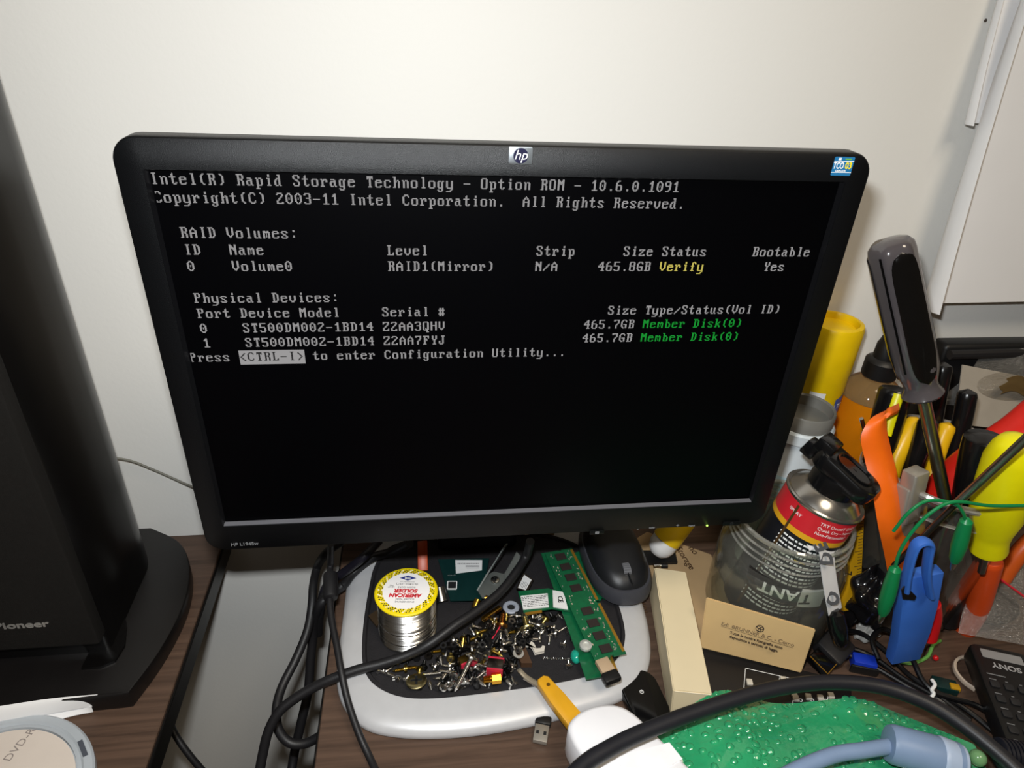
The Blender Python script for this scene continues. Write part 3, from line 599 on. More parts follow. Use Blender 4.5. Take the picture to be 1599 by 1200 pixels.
m = MB(); m.lathe([(.0032, 0), (.0055, .0015), (.0055, .004), (.003, .0048), (.0028, .0036)], M('pearl', 'd6d8d2', .3, .5), T3(*P(914, 1012, .0266)), 24); one(m, 'round_stud', 'small round silver stud sitting on the memory modules', 'stud')
m = MB(); m.lathe([(.0035, 0), (.0075, 0), (.0078, .0012), (.0066, .0022), (.0040, .0022), (.0035, .0008)], M('grey_rubber', '8d93a0', .5), T3(*P(798, 950, .02)), 32, False, False); m.lathe([(.0034, 0), (.0034, .0010)], drk, T3(*P(798, 950, .0195)), 20); one(m, 'grommet', 'grey rubber ring lying near the bracket', 'ring')
for k, (quad, lb) in enumerate((([(762, 1024), (787, 1027), (784, 1048), (762, 1046)], 'grey metal block between two red plastic strips, beside the gold standoff'), ([(713, 1025), (738, 1014), (741, 1030), (725, 1039)], 'dark brass connector block with one red side, left in the pile'))):
    q = [P(u, v, .027) for u, v in quad]; c = sum(q, Vector()) / 4; X = frame((c.x, c.y, .0225), q[1] - q[0], (0, 0, 1)); t = thing('jumper_block', lb, 'connector block', X @ T3(0, 0, -.005)); w_ = (q[1] - q[0]).length; h_ = (q[2] - q[1]).length
    m = MB(); m.box((0, 0, 0), (w_ * .95, h_ * .72, .009), dsteel if k == 0 else M('dark_brass', '6b5526', .35, 1.0), X, bev=.0006); m.lathe([(.0007, 0), (.0007, .0003)], drk, X @ T3(0, .001, .0044), 8); part(m, 'block', t)
    for s_ in ((-1, 1) if k == 0 else (-1,)): m = MB(); m.box((0, s_ * h_ * .42, 0), (w_, .0016, .0095), M('red_plastic', 'b8243c', .4), X, bev=.0004); part(m, 'strip', t, 'red plastic strip')
t = thing('red_clip', 'small black clip with a pink-red edge in the middle of the pile', 'clip', base_of(.014, 778, 992)); X = lay(768, 1003, .02, .95, .1); m = MB(); m.box((.0, .0012, .009), (.0045, .0022, .02), black, X, bev=.0004); part(m, 'body', t); m = MB(); m.box((0, -.0006, .009), (.0047, .0012, .0205), MATS['red_plastic'], X, bev=.0003); part(m, 'edge_strip', t, 'pink-red edge')
m = MB(); q = [P(u, v, .017) for u, v in [(806, 1016), (820, 1010), (831, 1036), (814, 1036)]]; m.prism([(p.x, p.y) for p in q][::-1], TZ, .017, M('brown_plastic', '4a3424', .5)); m.lathe([(.0012, 0), (.0012, .0004)], drk, T3(*P(817, 1024, .017)), 10); one(m, 'spacer_block', 'brown plastic spacer block on the bare part of the tray', 'spacer')
# white bracket
pl = [(0, 0), (.004, -.001), (.008, .003), (.0095, .001), (.0105, -.0055), (.015, -.006), (.0175, -.0035), (.019, -.0045), (.017, -.009), (.0085, -.0095), (.0078, -.003), (.0045, .0025), (-.001, .002)]
m = MB(); m.prism(pl, 0, .003, M('ivory_plastic', 'c9c3b8', .5), frame(P(818, 1012, .0135), (1, .10, 0), (0, 0, 1)) @ Matrix.Diagonal((.95, .95, 1, 1)), bev=.0004); one(m, 'bracket_piece', 'ivory plastic bracket piece with two hooked arms on the tray', 'plastic piece')
m = MB(); m.box((0, 0, .008), (.0042, .0042, .022), brass, lay(757, 966, .030, .62), bev=.0006); m.box((0, .0021, .008), (.002, .0006, .005), drk, lay(757, 966, .030, .62)); one(m, 'brass_clip', 'shiny square brass bar beside the black cable', 'brass bar')
for u, v, z, lb in ((784, 973, .024, 'copper-toned brass bolt pointing away behind the pile'), (822, 977, .022, 'pale brass bolt with a large round head below the wireless card')):
    m = MB(); screw_mesh(m, M('copper_brass', '9a6b35', .3, 1.0) if u < 800 else MATS['pale_brass'], .014, .0030, .0060 if u < 800 else .0072, .0026, frame(P(u, v, z), (1, 0, 0), (-.25 if u < 800 else .1, -.95, -.35)) @ T3(0, 0, -.012), n=22); one(m, 'bolt', lb, 'bolt')
m = MB(); m.cyl(P(746, 937, .022), P(741, 950, .018), .0032, brass, n=14); m.cyl(P(741, 950, .018), P(739, 953, .0175), .0024, dsteel, n=12); one(m, 'brass_stud', 'upright brass stud below the bracket, left one', 'stud')
m = MB(); m.cyl(P(757, 934, .028), P(771, 940, .026), .0030, brass, n=14); one(m, 'brass_sleeve', 'shiny brass sleeve under the bracket tip', 'sleeve')
m = MB(); m.cyl(P(690, 940, .02), P(686, 918, .028), .0062, steel, r1=.0052, n=24); one(m, 'capacitor_can', 'round silver can pressed against the solder spool', 'metal can')
for p_, lb in (((575, 955), 'brown square of metal foil lying left of the solder spool'),):
    m = MB(); q = [P(u, v, .014) for u, v in [(575, 962), (590, 952), (597, 968), (588, 978)]]; m.prism([(p.x, p.y) for p in q][::-1], TZ, .014, M('brown_foil', '5b4a38', .35, .7)); one(m, 'metal_foil', lb, 'foil piece')
m = MB(); m.box((0, 0, 0), (.024, .0016, .003), dsteel, frame(P(725, 1013, .02), P(740, 1008, .02) - P(725, 1013, .02), (0, 0, 1))); one(m, 'metal_strip', 'thin bright metal strip across the dark brass block', 'metal strip')
m = MB(); X = frame(P(872, 1029, .0128), P(885, 1028, .0128) - P(860, 1027, .0128), (0, 0, 1)); m.tube([(-.015 + .0005 * k, .0012 * math.cos(k * 1.57), .0012 * math.sin(k * 1.57)) for k in range(60)], .0003, steel, n=5, cm=2, X=X); one(m, 'spring', 'fine steel coil spring on the bare black mat', 'spring')
# a big black speaker magnet disc and dark cap
m = MB(); m.lathe([(.0095, 0), (.010, .0012), (.010, .004), (.009, .0055), (.004, .0056), (.0035, .0085), (.0022, .009)], M('dark_metal', '24211f', .35, .6), T3(*P(762, 985, .013)), 36); m.ball(P(762, 978, .026), .0018, dsteel, n=14, sc=(1, 1, 2.6)); one(m, 'knob_base', 'round dark metal disc with a bright pin, under the black cable', 'metal disc')

# ================================================================ the loose screws
kinds = [('screw', 'small silver cross-head screw loose in the tray pile', 'loose silver screws', bright, .0065, .0013, .0029, .0016, True, False, 44),
         ('screw', 'short thick steel case screw with a wide head in the tray pile', 'steel case screws', steel, .0052, .0017, .0040, .0018, True, False, 34),
         ('screw', 'black screw lying in the tray pile', 'loose black screws', M('black_oxide', '141414', .3, .7), .0075, .0014, .0030, .0016, True, False, 52),
         ('screw', 'yellowish brass-plated screw lying in the tray pile', 'brass-plated screws', M('yellow_zinc', 'b8a055', .28, 1.0), .0085, .0014, .0029, .0016, True, False, 20),
         ('screw', 'countersunk silver screw with a long shank in the tray pile', 'countersunk silver screws', bright, .0120, .0013, .0030, .0016, True, True, 18),
         ('washer', 'small steel washer lying in the tray pile', 'steel washers', steel, 0, 0, 0, 0, 0, 0, 8),
         ('hex_nut', 'small steel hexagon nut lying in the tray pile', 'steel nuts', dsteel, 0, 0, 0, 0, 0, 0, 10),
         ('standoff', 'short black plastic spacer lying in the tray pile', 'black plastic spacers', black, 0, 0, 0, 0, 0, 0, 22)]
PILE = [(600, 1035), (640, 1022), (690, 1012), (735, 985), (770, 960), (800, 958), (880, 955), (900, 1000), (880, 1010), (845, 1000), (815, 1012), (805, 1040), (806, 1058), (770, 1068), (700, 1074), (645, 1077), (608, 1056)]
def inside(p, poly):
    c = False
    for i in range(len(poly)):
        (x1, y1), (x2, y2) = poly[i], poly[i - 1]
        if (y1 > p[1]) != (y2 > p[1]) and p[0] < (x2 - x1) * (p[1] - y1) / (y2 - y1) + x1: c = not c
    return c
fixed = [(591 + 18, 1045), (621, 1061), (622, 1047), (645, 1043), (636, 1058), (672, 1053), (683, 1060), (698, 1050), (681, 1018), (697, 1020), (702, 1046), (745, 1012), (752, 1022), (858, 980), (877, 984), (830, 965), (848, 973), (862, 990), (893, 985), (888, 1035), (672, 1072), (845, 990), (800, 1062), (735, 1062), (716, 1040), (606, 1053)]
spots = list(fixed)
tries = 0
while len(spots) < 170 and tries < 60000:
    tries += 1; p = (random.uniform(590, 905), random.uniform(950, 1090))
    if not inside(p, PILE): continue
    dense = 6.6 if (690 < p[0] < 850 and p[1] < 1072) else 12
    if all((p[0] - a) ** 2 + (p[1] - b) ** 2 > dense * dense for a, b in spots): spots.append(p)
seq = [k for k, kd in enumerate(kinds) for _ in range(kd[10])]; random.shuffle(seq)
fk = [0, 1, 3, 3, 0, 4, 0, 4, 3, 1, 0, 1, 4, 0, 4, 0, 3, 1, 0, 0, 4, 1, 0, 0, 1, 4]
protos = {}
for i, (u, v) in enumerate(spots):
    ki = fk[i] if i < len(fk) else seq[i % len(seq)]; nm, lb, gp, mt, L, rs, rh, hh, cr, fh, _ = kinds[ki]
    if ki not in protos:
        m = MB()
        if nm == 'screw': screw_mesh(m, mt, L, rs, rh, hh, T3(0, 0, -L / 2), cr, fh, n=14)
        elif nm == 'washer': m.lathe([(.0018, -.0004), (.0040, -.0004), (.0040, .0004), (.0018, .0004), (.0018, -.0004)], mt, I4, 24, False, False)
        elif nm == 'hex_nut': m.loops([[(x, y, z) for x, y in circ(r_, 6)] for r_, z in ((.0016, -.0012), (.0030, -.0012), (.0032, -.0008), (.0032, .0008), (.0030, .0012), (.0016, .0012), (.0016, -.0012))], mt, I4, False, False)
        else: m.lathe([(.0012, -.003), (.0026, -.003), (.0026, .003), (.0012, .003), (.0012, -.003)], mt, I4, 14, False, False)
        protos[ki] = m.mesh(nm)
    o = bpy.data.objects.new(nm, protos[ki]); COL.objects.link(o); props(o, lb, nm.replace('_', ' '), gp)
    dense = 690 < u < 850
    z = TZ + .0030 + (random.uniform(0, .0065) if dense and i >= len(fixed) else 0.0)
    a = random.uniform(0, 2 * PI); tl = random.uniform(-.35, .5) if dense else random.uniform(-.05, .2)
    if nm == 'screw':
        if random.random() < .16: tl = -1.35                    # standing on its head
        else: tl = min(tl, .5)
    else: tl = PI / 2 + random.uniform(-.4, .4)
    p = P(u, v, z); d = Vector((math.cos(a) * math.cos(tl), math.sin(a) * math.cos(tl), math.sin(tl)))
    o.matrix_basis = frame(p, (.3, .2, 1) if abs(d.z) < .9 else (1, 0, 0), d) @ Matrix.Scale(1.22, 4)
# folding blade with yellow handle
t = thing('folding_knife', 'yellow-handled hooked pocket blade at the front edge of the silver base', 'knife', base_of(.014, 870, 1090))
m = MB(); a_, b_ = P(846, 1062, .0235), P(935, 1150, .034); d_ = b_ - a_; X = frame(a_, d_, (0, -.15, 1)); pl = [(-.001, -.004), (.002, -.0062), (.02, -.0078), (.08, -.0085), (.08, .0085), (.02, .0068), (.002, .005), (-.001, .002)]
m.prism(pl, -.005, .0045, M('knife_yellow', 'd39a1c', .4), X, bev=.0015); m.lathe([(.0016, 0), (.0016, .0004)], brass, X @ T3(.008, 0, .0045), 14); part(m, 'handle', t)
m = MB(); m.tube([P(856, 1076, .0225), P(838, 1068, .022), P(822, 1058, .0225), P(813, 1049, .024), P(810, 1046, .0235)], lambda s: .0028 * (1 - .3 * s), M('ivory_metal', 'b9ad98', .3, .7), n=10, flat=.5); part(m, 'blade', t, 'hooked steel blade')
m = MB(); m.tube([P(858, 1081, .019), P(840, 1073, .0185), P(818, 1060, .019)], .0012, bright, n=8); part(m, 'back_spring', t)
# ================================================================ mouse and things beside the base
ms = P(962, 866, .035); t = thing('computer_mouse', 'black computer mouse with a grey scroll wheel, half under the monitor', 'mouse', Vector((ms.x, ms.y + .01, 0)))
ma = Vector((.06, -1, 0)).normalized(); X = frame(Vector((ms.x + .0, ms.y + .004, .0145)), (ma.y * -1, ma.x, 0), (0, 0, 1))     # local -y points to the photographer
def mouse_loop(z, sx, sy, oy, n=40): return [((.031 * sx) * math.copysign(abs(math.cos(a)) ** .8, math.cos(a)), oy + .054 * sy * math.copysign(abs(math.sin(a)) ** .75, math.sin(a)), z) for a in [2 * PI * k / n for k in range(n)]]
mgrey = M('mouse_grey', '3c3d43', .35); mblk = M('mouse_black', '17181b', .4, bump=.1, bscale=2000)
m = MB(); m.loops([mouse_loop(.000, .95, .95, 0), mouse_loop(.004, 1.03, 1.03, 0), mouse_loop(.012, 1.04, 1.03, 0), mouse_loop(.018, .97, .97, 0)], mgrey, X); part(m, 'lower_shell', t, 'dark grey rim')
m = MB(); m.loops([mouse_loop(.016, .93, .93, .0), mouse_loop(.023, .90, .90, .001), mouse_loop(.029, .80, .78, .006), mouse_loop(.0335, .60, .55, .010), mouse_loop(.035, .25, .25, .012)], mblk, X); sh = part(m, 'upper_shell', t, smooth=70)
m = MB(); m.box((0, -.036, .0275), (.0005, .03, .004), drk, X); part(m, 'button_seam', sh)
m = MB(); m.cyl((-.0036, -.031, .0245), (.0036, -.031, .0245), .0078, M('wheel_grey', '6d6d70', .5), n=28, X=X)
for k in range(20):
    a = 2 * PI * k / 20; m.box((0, -.031 + .0078 * math.cos(a), .0245 + .0078 * math.sin(a)), (.0060, .0012, .0012), MATS['wheel_grey'], X)
part(m, 'scroll_wheel', t, 'grey ribbed scroll wheel')
kraft = M('kraft_card', 'a98d68', .8, noise=.08, nscale=40)
# printed kraft cardboard on the desk
def printed(mb, body, u, v, u2, v2, z, size, mat, **k):
    p, q = P(u, v, z), P(u2, v2, z); mb.text(body, size, mat, frame(p, q - p, (0, 0, 1)), **k)
t = thing('cardboard', 'flat brown kraft cardboard with dark printed words, under the mouse and cream box', 'cardboard', base_of(0, 1040, 930)); m = MB()
q = [P(u, v, .0) for u, v in [(975, 850), (1100, 830), (1090, 960), (1012, 985)]]; pl = [(p.x, p.y) for p in q][::-1]; pl = [(.166, .055), (.195, -.005), (.245, .0), (.25, .115), (.19, .155), (.166, .14)]; m.prism(pl, .0004, .003, kraft); part(m, 'sheet', t)
m = MB(); brn = M('ink_brown', '4a3420', .7)
printed(m, 'for', 1003, 948, 1000, 935, .0032, .013, brn, bold=.0002); printed(m, 'Storage', 1070, 872, 1082, 890, .0032, .011, brn, bold=.0001); printed(m, 'no', 1083, 860, 1088, 866, .0032, .011, brn, bold=.0001); part(m, 'lettering', t, 'dark printed words')
t = thing('adapter_card', 'small black memory card adapter with a white round mark, behind the mouse', 'card adapter', base_of(.006, 1040, 872)); m = MB(); q = slab([(1004, 860), (1054, 860), (1058, 878), (1012, 880)], .008, .003, black, m); part(m, 'body', t)
m = MB(); c = P(1033, 863, .0082); m.lathe([(.0016, 0), (.0023, 0), (.0023, .0002), (.0016, .0002)], white, T3(*c), 20, False, False); m.box((0, 0, .0001), (.0006, .0036, .0002), white, T3(*c)); m.box((0, 0, .0001), (.0036, .0006, .0002), white, T3(*c)); part(m, 'mark', t, 'white round mark')
t = thing('marker', 'white-capped yellow stick tucked behind the monitor bottom edge', 'glue stick', base_of(.01, 1040, 850)); X = frame(P(1034, 852, .024), (1, 0, 0), P(1060, 815, .05) - P(1034, 850, .024)); m = MB(); m.lathe([(.002, -.013), (.008, -.011), (.0125, -.006), (.0142, 0), (.0142, .008)], M('cap_white', 'e4e2e0', .35), X, 32); part(m, 'cap', t, 'white rounded cap'); m = MB(); m.lathe([(.0150, .008), (.0150, .06)], M('stick_yellow', 'd6b012', .4), X, 32); part(m, 'barrel', t, 'yellow barrel')
m = MB(); m.cyl(P(1021, 885, .01), P(1032, 884, .01), .0022, bright, n=12); m.cyl(P(1032, 884, .01), P(1042, 884, .01), .0026, black, n=12); one(m, 'audio_plug', 'short plug with a bright metal tip behind the cream box', 'plug')
t = thing('kraft_box', 'tan cardboard box corner under the monitor behind the tray', 'box', base_of(0, 838, 836)); m = MB(); m.box((.066, .160, .020), (.032, .022, .022), kraft, R=Rz(-.1)); part(m, 'carton', t); 
# cream box
cream = M('cream_card', 'd9c9a6', .7, noise=.03, nscale=30)
bx = thing('cream_box', 'long plain cream cardboard box between the mouse and the postcard', 'box', (.168, .0, 0)); HB = .037; q = [P(1022, 886, HB), P(1071, 893, HB), P(1112, 1085, HB), P(1051, 1079, HB)]
m = MB(); vs = [tuple(p) for p in q] + [(p.x, p.y, .0005) for p in q]; vs[6] = (vs[6][0] + .002, vs[6][1] - .004, .0005); vs[7] = (vs[7][0] + .002, vs[7][1] - .004, .0005)
m.add(vs, [(0, 1, 2, 3), (7, 6, 5, 4), (0, 4, 5, 1), (1, 5, 6, 2), (2, 6, 7, 3), (3, 7, 4, 0)], cream); bmesh.ops.bevel(m.bm, geom=list(m.bm.edges), offset=.0009, segments=2, affect='EDGES'); part(m, 'carton', bx)
m = MB(); e0, e1 = Vector(vs[3]), Vector(vs[2]); m.box((0, 0, 0), ((e1 - e0).length * .9, .0004, .0003), M('card_fold', 'efe4cc', .7), frame((e0 + e1) / 2 + Vector((0, -.0004, -.0003)), e1 - e0, (0, 0, 1))); part(m, 'flap_edge', bx)
# black small remote with a power mark
t = thing('small_remote', 'small glossy black remote with a white power mark beside the cream box', 'remote control', base_of(0, 995, 1090)); X = frame(P(1003, 1086, .006), P(1032, 1140, .006) - P(1000, 1070, .006), (0, 0, 1)); m = MB(); m.prism(rrect(.075, .035, .015, 8), -.006, .003, gloss, X @ T3(.014, .0, 0), bev=.002); part(m, 'body', t)
m = MB(); c = P(1002, 1081, .0092); m.lathe([(.0013, 0), (.0018, 0), (.0018, .0001), (.0013, .0001)], white, T3(*c), 20, False, False); m.box((.0002, .001, .0001), (.0005, .002, .0002), white, T3(*c)); part(m, 'power_mark', t, 'white power mark')
# ================================================================ glass jar, spray can, strap
JC = Vector((.273, .036, 0)); JH = .128
glass = thin_glass('jar_glass', 'eef0ea', .03)
jr = thing('glass_jar', 'wide clear glass jar holding the leaning spray can and a printed strap', 'jar', JC); m = MB()
m.lathe([(.001, .001), (.048, .001), (.055, .006), (.058, .016), (.058, .078), (.056, .091), (.051, .101), (.0495, .104), (.0520, .107), (.0500, .110), (.0522, .114), (.0500, .117), (.0515, .121), (.0515, JH - .002), (.0498, JH), (.0478, JH - .001), (.0470, .104), (.0475, .098), (.0545, .088), (.0560, .078), (.0560, .018), (.052, .010), (.045, .006), (.001, .006)], glass, T3(*JC), 72); part(m, 'glass_body', jr, smooth=50)
m = MB(); m.lathe([(.0490, JH - .0035), (.0518, JH - .0035), (.0522, JH - .0005), (.0506, JH + .0008), (.0486, JH - .0005), (.0490, JH - .0035)], thin_glass('jar_rim_glass', 'e6e8e0', .05, 1.9, (.18, .3)), T3(*JC), 72, False, False)
for z_ in (.1045, .1115, .1185): m.lathe([(.0512, z_ - .0010), (.0530, z_), (.0512, z_ + .0010)], MATS['jar_rim_glass'], T3(*JC), 72, False, False)
part(m, 'threaded_neck', jr, 'thick clear threaded rim')
rg = M('can_red', 'c8242e', .3); og = M('can_gold', 'd9a01f', .3); kb = M('can_black', '17181d', .3); dome = M('can_dome', '9a9792', .22, .9)
ctop = P(1290, 772, .168); cax = Vector((.20, -.05, .975)).normalized(); CL = .138; X = frame(ctop - cax * CL, (-.2, -1, 0), cax); CR = .0322
cn = thing('spray_can', 'tilted aerosol can with a red, gold and black label standing in the glass jar', 'spray can', X)
m = MB(); m.lathe([(CR * .85, 0), (CR, .002), (CR, CL - .031)], kb, X, 72); m.lathe([(CR + .0001, CL - .031), (CR + .0001, CL - .0255)], og, X, 72, False, False); m.lathe([(CR + .0001, CL - .0255), (CR + .0001, CL - .004)], rg, X, 72, False, False); bd = part(m, 'can_body', cn)
m = MB(); m.lathe([(CR, CL - .0045), (CR + .0012, CL - .003), (CR + .0014, CL - .0012), (CR + .0003, CL - .0002), (CR - .002, CL - .0008), (CR - .0035, CL + .001), (CR * .72, CL + .007), (.0165, CL + .0100)], dome, X, 72); part(m, 'dome', cn, 'silver dome and rim')
def bend(R_, a0, z0):
    def f(v): a = a0 + v.x / R_; return X @ Vector((R_ * math.cos(a), R_ * math.sin(a), z0 + v.y))
    return f
m = MB()
for k, s in enumerate(('TRY DeoxIT DX01 SPRAY', 'Quick Dry - Non-Drip', 'Non-Flammable!')): m.text(s, .0044, white, I4, ax='LEFT', warp=bend(CR + .00025, -.33, CL - .0095 - k * .0050), sx=.98, ext=0)
part(m, 'lettering', bd, 'three lines of white lettering on the red band'); m = MB(); m.text('SPRAY', .0044, white, I4, warp=bend(CR + .00025, -.98, CL - .013), ext=0); part(m, 'lettering', bd, 'white word on the left of the red band')
m = MB()
for r_ in range(19):
    zz = CL - .036 - r_ * .0044; a = -1.05
    while a < 1.35:
        w_ = random.uniform(.05, .17)
        mm_ = M('ink_ochre', 'c9ae35', .5) if r_ == 4 and -.45 < a < -.2 else white
        pts = [(CR + .0002, a + w_ * k / 3) for k in range(4)]
        m.add([(R_ * math.cos(b), R_ * math.sin(b), zz + d_) for R_, b in pts for d_ in (-.0009, .0009)], [(2 * k, 2 * k + 2, 2 * k + 3, 2 * k + 1) for k in range(3)], mm_, X); a += w_ + .035
part(m, 'fine_print', bd, 'rows of tiny white print')
m = MB(); m.grid(lambda a, b: tuple(X @ Vector(((CR + .0004) * math.cos(-1.02 + .07 * a), (CR + .0004) * math.sin(-1.02 + .07 * a), .01 + (CL - .016) * b))), 2, 2, M('seam_brown', '4a3418', .4)); part(m, 'seam', bd, 'brown seam stripe')
cap_ = M('cap_black', '0f0f10', .18, spec=.6)
m = MB(); m.lathe([(.0200, CL + .006), (.0202, CL + .018), (.0190, CL + .0225), (.010, CL + .0235)], cap_, X, 40)
Y = X @ T3(0, 0, CL + .029) @ Rz(.85) @ rot(0, .22, 0); m.prism(rrect(.056, .034, .013, 8), -.009, .006, cap_, Y @ T3(.004, 0, 0), bev=.003); m.loops([[(x, y, z_) for x, y in rrect(w1, h1, r1, 8)] for w1, h1, r1, z_ in ((.034, .022, .010, .0058), (.034, .022, .010, .0078), (.031, .019, .009, .0078), (.029, .017, .008, .0062), (.004, .002, .0009, .0060))], gloss, Y @ T3(.007, 0, 0), True, True); m.box((-.021, 0, .006), (.016, .022, .012), cap_, Y, bev=.002); m.box((-.028, 0, -.006), (.012, .014, .014), cap_, Y, bev=.0015)
part(m, 'spray_cap', cn, 'black spray trigger cap')
# printed strap over the jar rim, ending in a black clip
lw = M('strap_white', 'cfcdcd', .75, bump=.2, bscale=3000); st = thing('strap', 'white strap with black letters hanging over the jar rim, ending in a black clip', 'strap', base_of(.05, 1290, 930))
def ribbon(pts, wd, mat, mb, th=.0008, letters=None):
    c = catmull(pts, 8); n = len(c) - 1
    def fn(a, b):
        i = min(n, int(round(a * n))); q = c[i]; tt = (c[min(n, i + 1)] - c[max(0, i - 1)]).normalized(); w_ = Vector(wd[0]).lerp(Vector(wd[1]), min(1, a * 2.2)); w_ = (w_ - tt * w_.dot(tt)).normalized(); return q + w_ * (b - .5) * .0165
    mb.grid(fn, n, 2, mat, thick=th)
    return c
m = MB(); rc = ribbon([P(1258, 846, .139), P(1270, 842, .141), P(1283, 847, .139), P(1291, 864, .131), P(1294, 892, .115), P(1299, 925, .096), P(1305, 957, .077)], ((.25, .55, .8), (.9, .25, -.25)), lw, m); sb_ = part(m, 'band', st)
m = MB()
for ch, u, v, u2, v2, z in (('D', 1291, 873, 1292, 887, .127), ('E', 1283, 854, 1288, 864, .1365), ('O', 1301, 935, 1303, 948, .091)):
    p, q = P(u, v, z), P(u2, v2, z - .006); m.text(ch, .0135, ink, frame(p + (CAM_C - p).normalized() * .0045, p - q, CAM_C - p), bold=.0007, ext=.0002)
part(m, 'lettering', sb_, 'black letters')
m = MB(); a_, b_ = P(1304, 958, .077), P(1312, 1000, .056); d_ = b_ - a_; Y = frame(a_, (1, 0, 0), d_); m.lathe([(.004, -.003), (.0075, 0), (.0080, .012), (.0065, .026), (.003, .030)], cap_, Y, 20); m.box((0, -.006, .012), (.006, .006, .018), gloss, Y, bev=.002); part(m, 'clip', st, 'glossy black clip')
st2 = thing('strap', 'black and white strap reading TANT upside down inside the glass jar', 'strap', base_of(.03, 1170, 935)); m = MB()
def arc_in(a0, a1, z0, z1, mat, mb, r=.0545):
    mb.grid(lambda a, b: (JC.x + r * math.cos(a0 + (a1 - a0) * a), JC.y + r * math.sin(a0 + (a1 - a0) * a), z0 + (z1 - z0) * a + (b - .5) * .021), 14, 1, mat, thick=.0007)
AT = -PI / 2 - .30
arc_in(AT - .75, AT + .12, .086, .081, rubber, m); arc_in(AT + .12, AT + .56, .081, .078, lw, m); band2 = part(m, 'band', st2)
def bent(a0, z0): return lambda v: Vector((JC.x + .0552 * math.cos(a0 + v.x / .0552), JC.y + .0552 * math.sin(a0 + v.x / .0552), z0 + v.y))
m = MB(); m.text('ANT', .0165, white, Rz(PI), warp=bent(AT - .22, .0835), bold=.0004, ext=0); part(m, 'lettering', band2, 'white letters ANT upside down'); m = MB(); m.text('T', .0165, ink, Rz(PI), warp=bent(AT + .22, .0805), bold=.0004, ext=0); part(m, 'lettering', band2, 'black letter T upside down')
m = MB(); m.tube([(JC.x - .03, JC.y - .02, .016), (JC.x, JC.y - .035, .02), (JC.x + .03, JC.y - .01, .024), (JC.x + .01, JC.y + .03, .02), (JC.x - .025, JC.y + .02, .03), (JC.x - .03, JC.y - .015, .038), (JC.x + .02, JC.y - .032, .042)], .004, rubber); one(m, 'coiled_strap', 'dark coiled strap lying at the bottom of the glass jar', 'strap')
# postcard
pc = M('aged_card', 'c9aa78', .75, noise=.06, nscale=35); q = [P(1103, 934, .068), P(1274, 984, .064), P(1251, 1052, .014), P(1092, 1012, .018)]
t = thing('postcard', 'aged tan printed card leaning against the front of the glass jar', 'card', base_of(0, 1180, 1030)); m = MB(); nn = ((q[1] - q[0]).cross(q[3] - q[0])).normalized() * -.0022
if nn.y > 0: nn = -nn
nn = -nn
m.add([tuple(p) for p in q] + [tuple(p + nn) for p in q], [(0, 1, 2, 3), (7, 6, 5, 4), (0, 4, 5, 1), (1, 5, 6, 2), (2, 6, 7, 3), (3, 7, 4, 0)], pc); bmesh.ops.bevel(m.bm, geom=list(m.bm.edges), offset=.0009, segments=2, affect='EDGES'); part(m, 'card', t)
ctr = sum(q, Vector()) / 4; ex = (q[1] - q[0]).normalized(); X = frame(ctr - nn.normalized() * .0011, ex, -nn); ibk = M('ink_sepia', '3a3028', .7); m = MB()
m.lathe([(.0030, 0), (.0036, 0), (.0036, .0001), (.0030, .0001)], ibk, X @ T3(.0015, .0105, 0), 24, False, False); 
for k in range(3): m.lathe([(.0010, 0), (.0015, 0), (.0015, .0001), (.0010, .0001)], ibk, X @ T3(.0015 + .0016 * math.cos(k * 2.1 + .5), .0105 + .0016 * math.sin(k * 2.1 + .5), 0), 12, False, False)
m.text('Edi. BRUNNER & C. - Como', .0050, M('ink_sepia_light', '75634a', .7), X @ T3(.0010, .0042, 0), sx=1.06); m.box((.001, .0016, 0), (.062, .00025, .0001), MATS['ink_sepia_light'], X)
m.text('Tutte le nostre fotografie sono', .0036, ibk, X @ T3(.0015, -.0018, 0), bold=.00008); m.text('depositate a termini di legge.', .0036, ibk, X @ T3(.0005, -.0060, 0), bold=.00008); part(m, 'print', t, 'dark printed lettering and round emblem')
# black panel with small pale buttons
t = thing('button_panel', 'flat black panel with small pale buttons and white outlines, behind the bubble wrap', 'keypad', base_of(0, 1190, 1075)); HPZ = .010
q = [P(u, v, HPZ) for u, v in [(1092, 1006), (1330, 1066), (1330, 1150), (1108, 1130)]]; pl = [(p.x, p.y) for p in q][::-1]; m = MB(); m.prism(pl, 0, HPZ, M('panel_black', '1d1a19', .5), bev=.0008); part(m, 'body', t)
m = MB(); z = HPZ + .0002
def line(u, v, u2, v2, w_=.0005): p, r = P(u, v, z), P(u2, v2, z); m.box((0, 0, 0), ((r - p).length, w_, .0002), white, frame((p + r) / 2, r - p, (0, 0, 1)))
for a in ((1164, 1045, 1161, 1082), (1164, 1044, 1262, 1066), (1218, 1056, 1216, 1066), (1293, 1084, 1292, 1104), (1239, 1075, 1238, 1100)): line(*a)
for u, v in ((1180, 1073), (1232, 1068), (1250, 1094), (1268, 1094), (1290, 1095), (1304, 1098)): m.lathe([(.0011, 0), (.0017, 0), (.0017, .0002), (.0011, .0002)], white, T3(*P(u, v, z)), 14, False, False)
part(m, 'marking', t, 'white outlines and symbols')
for u, v in ((1170, 1067), (1171, 1080), (1223, 1063), (1242, 1066), (1239, 1085), (1242, 1092), (1262, 1090), (1281, 1092), (1297, 1088), (1300, 1099)):
    m = MB(); p = P(u, v, z); m.box((p.x, p.y, HPZ + .0012), (.0052, .0056, .0026), M('button_ivory', 'c7c0b2', .5), R=Rz(-.2), bev=.0006); part(m, 'button', t)
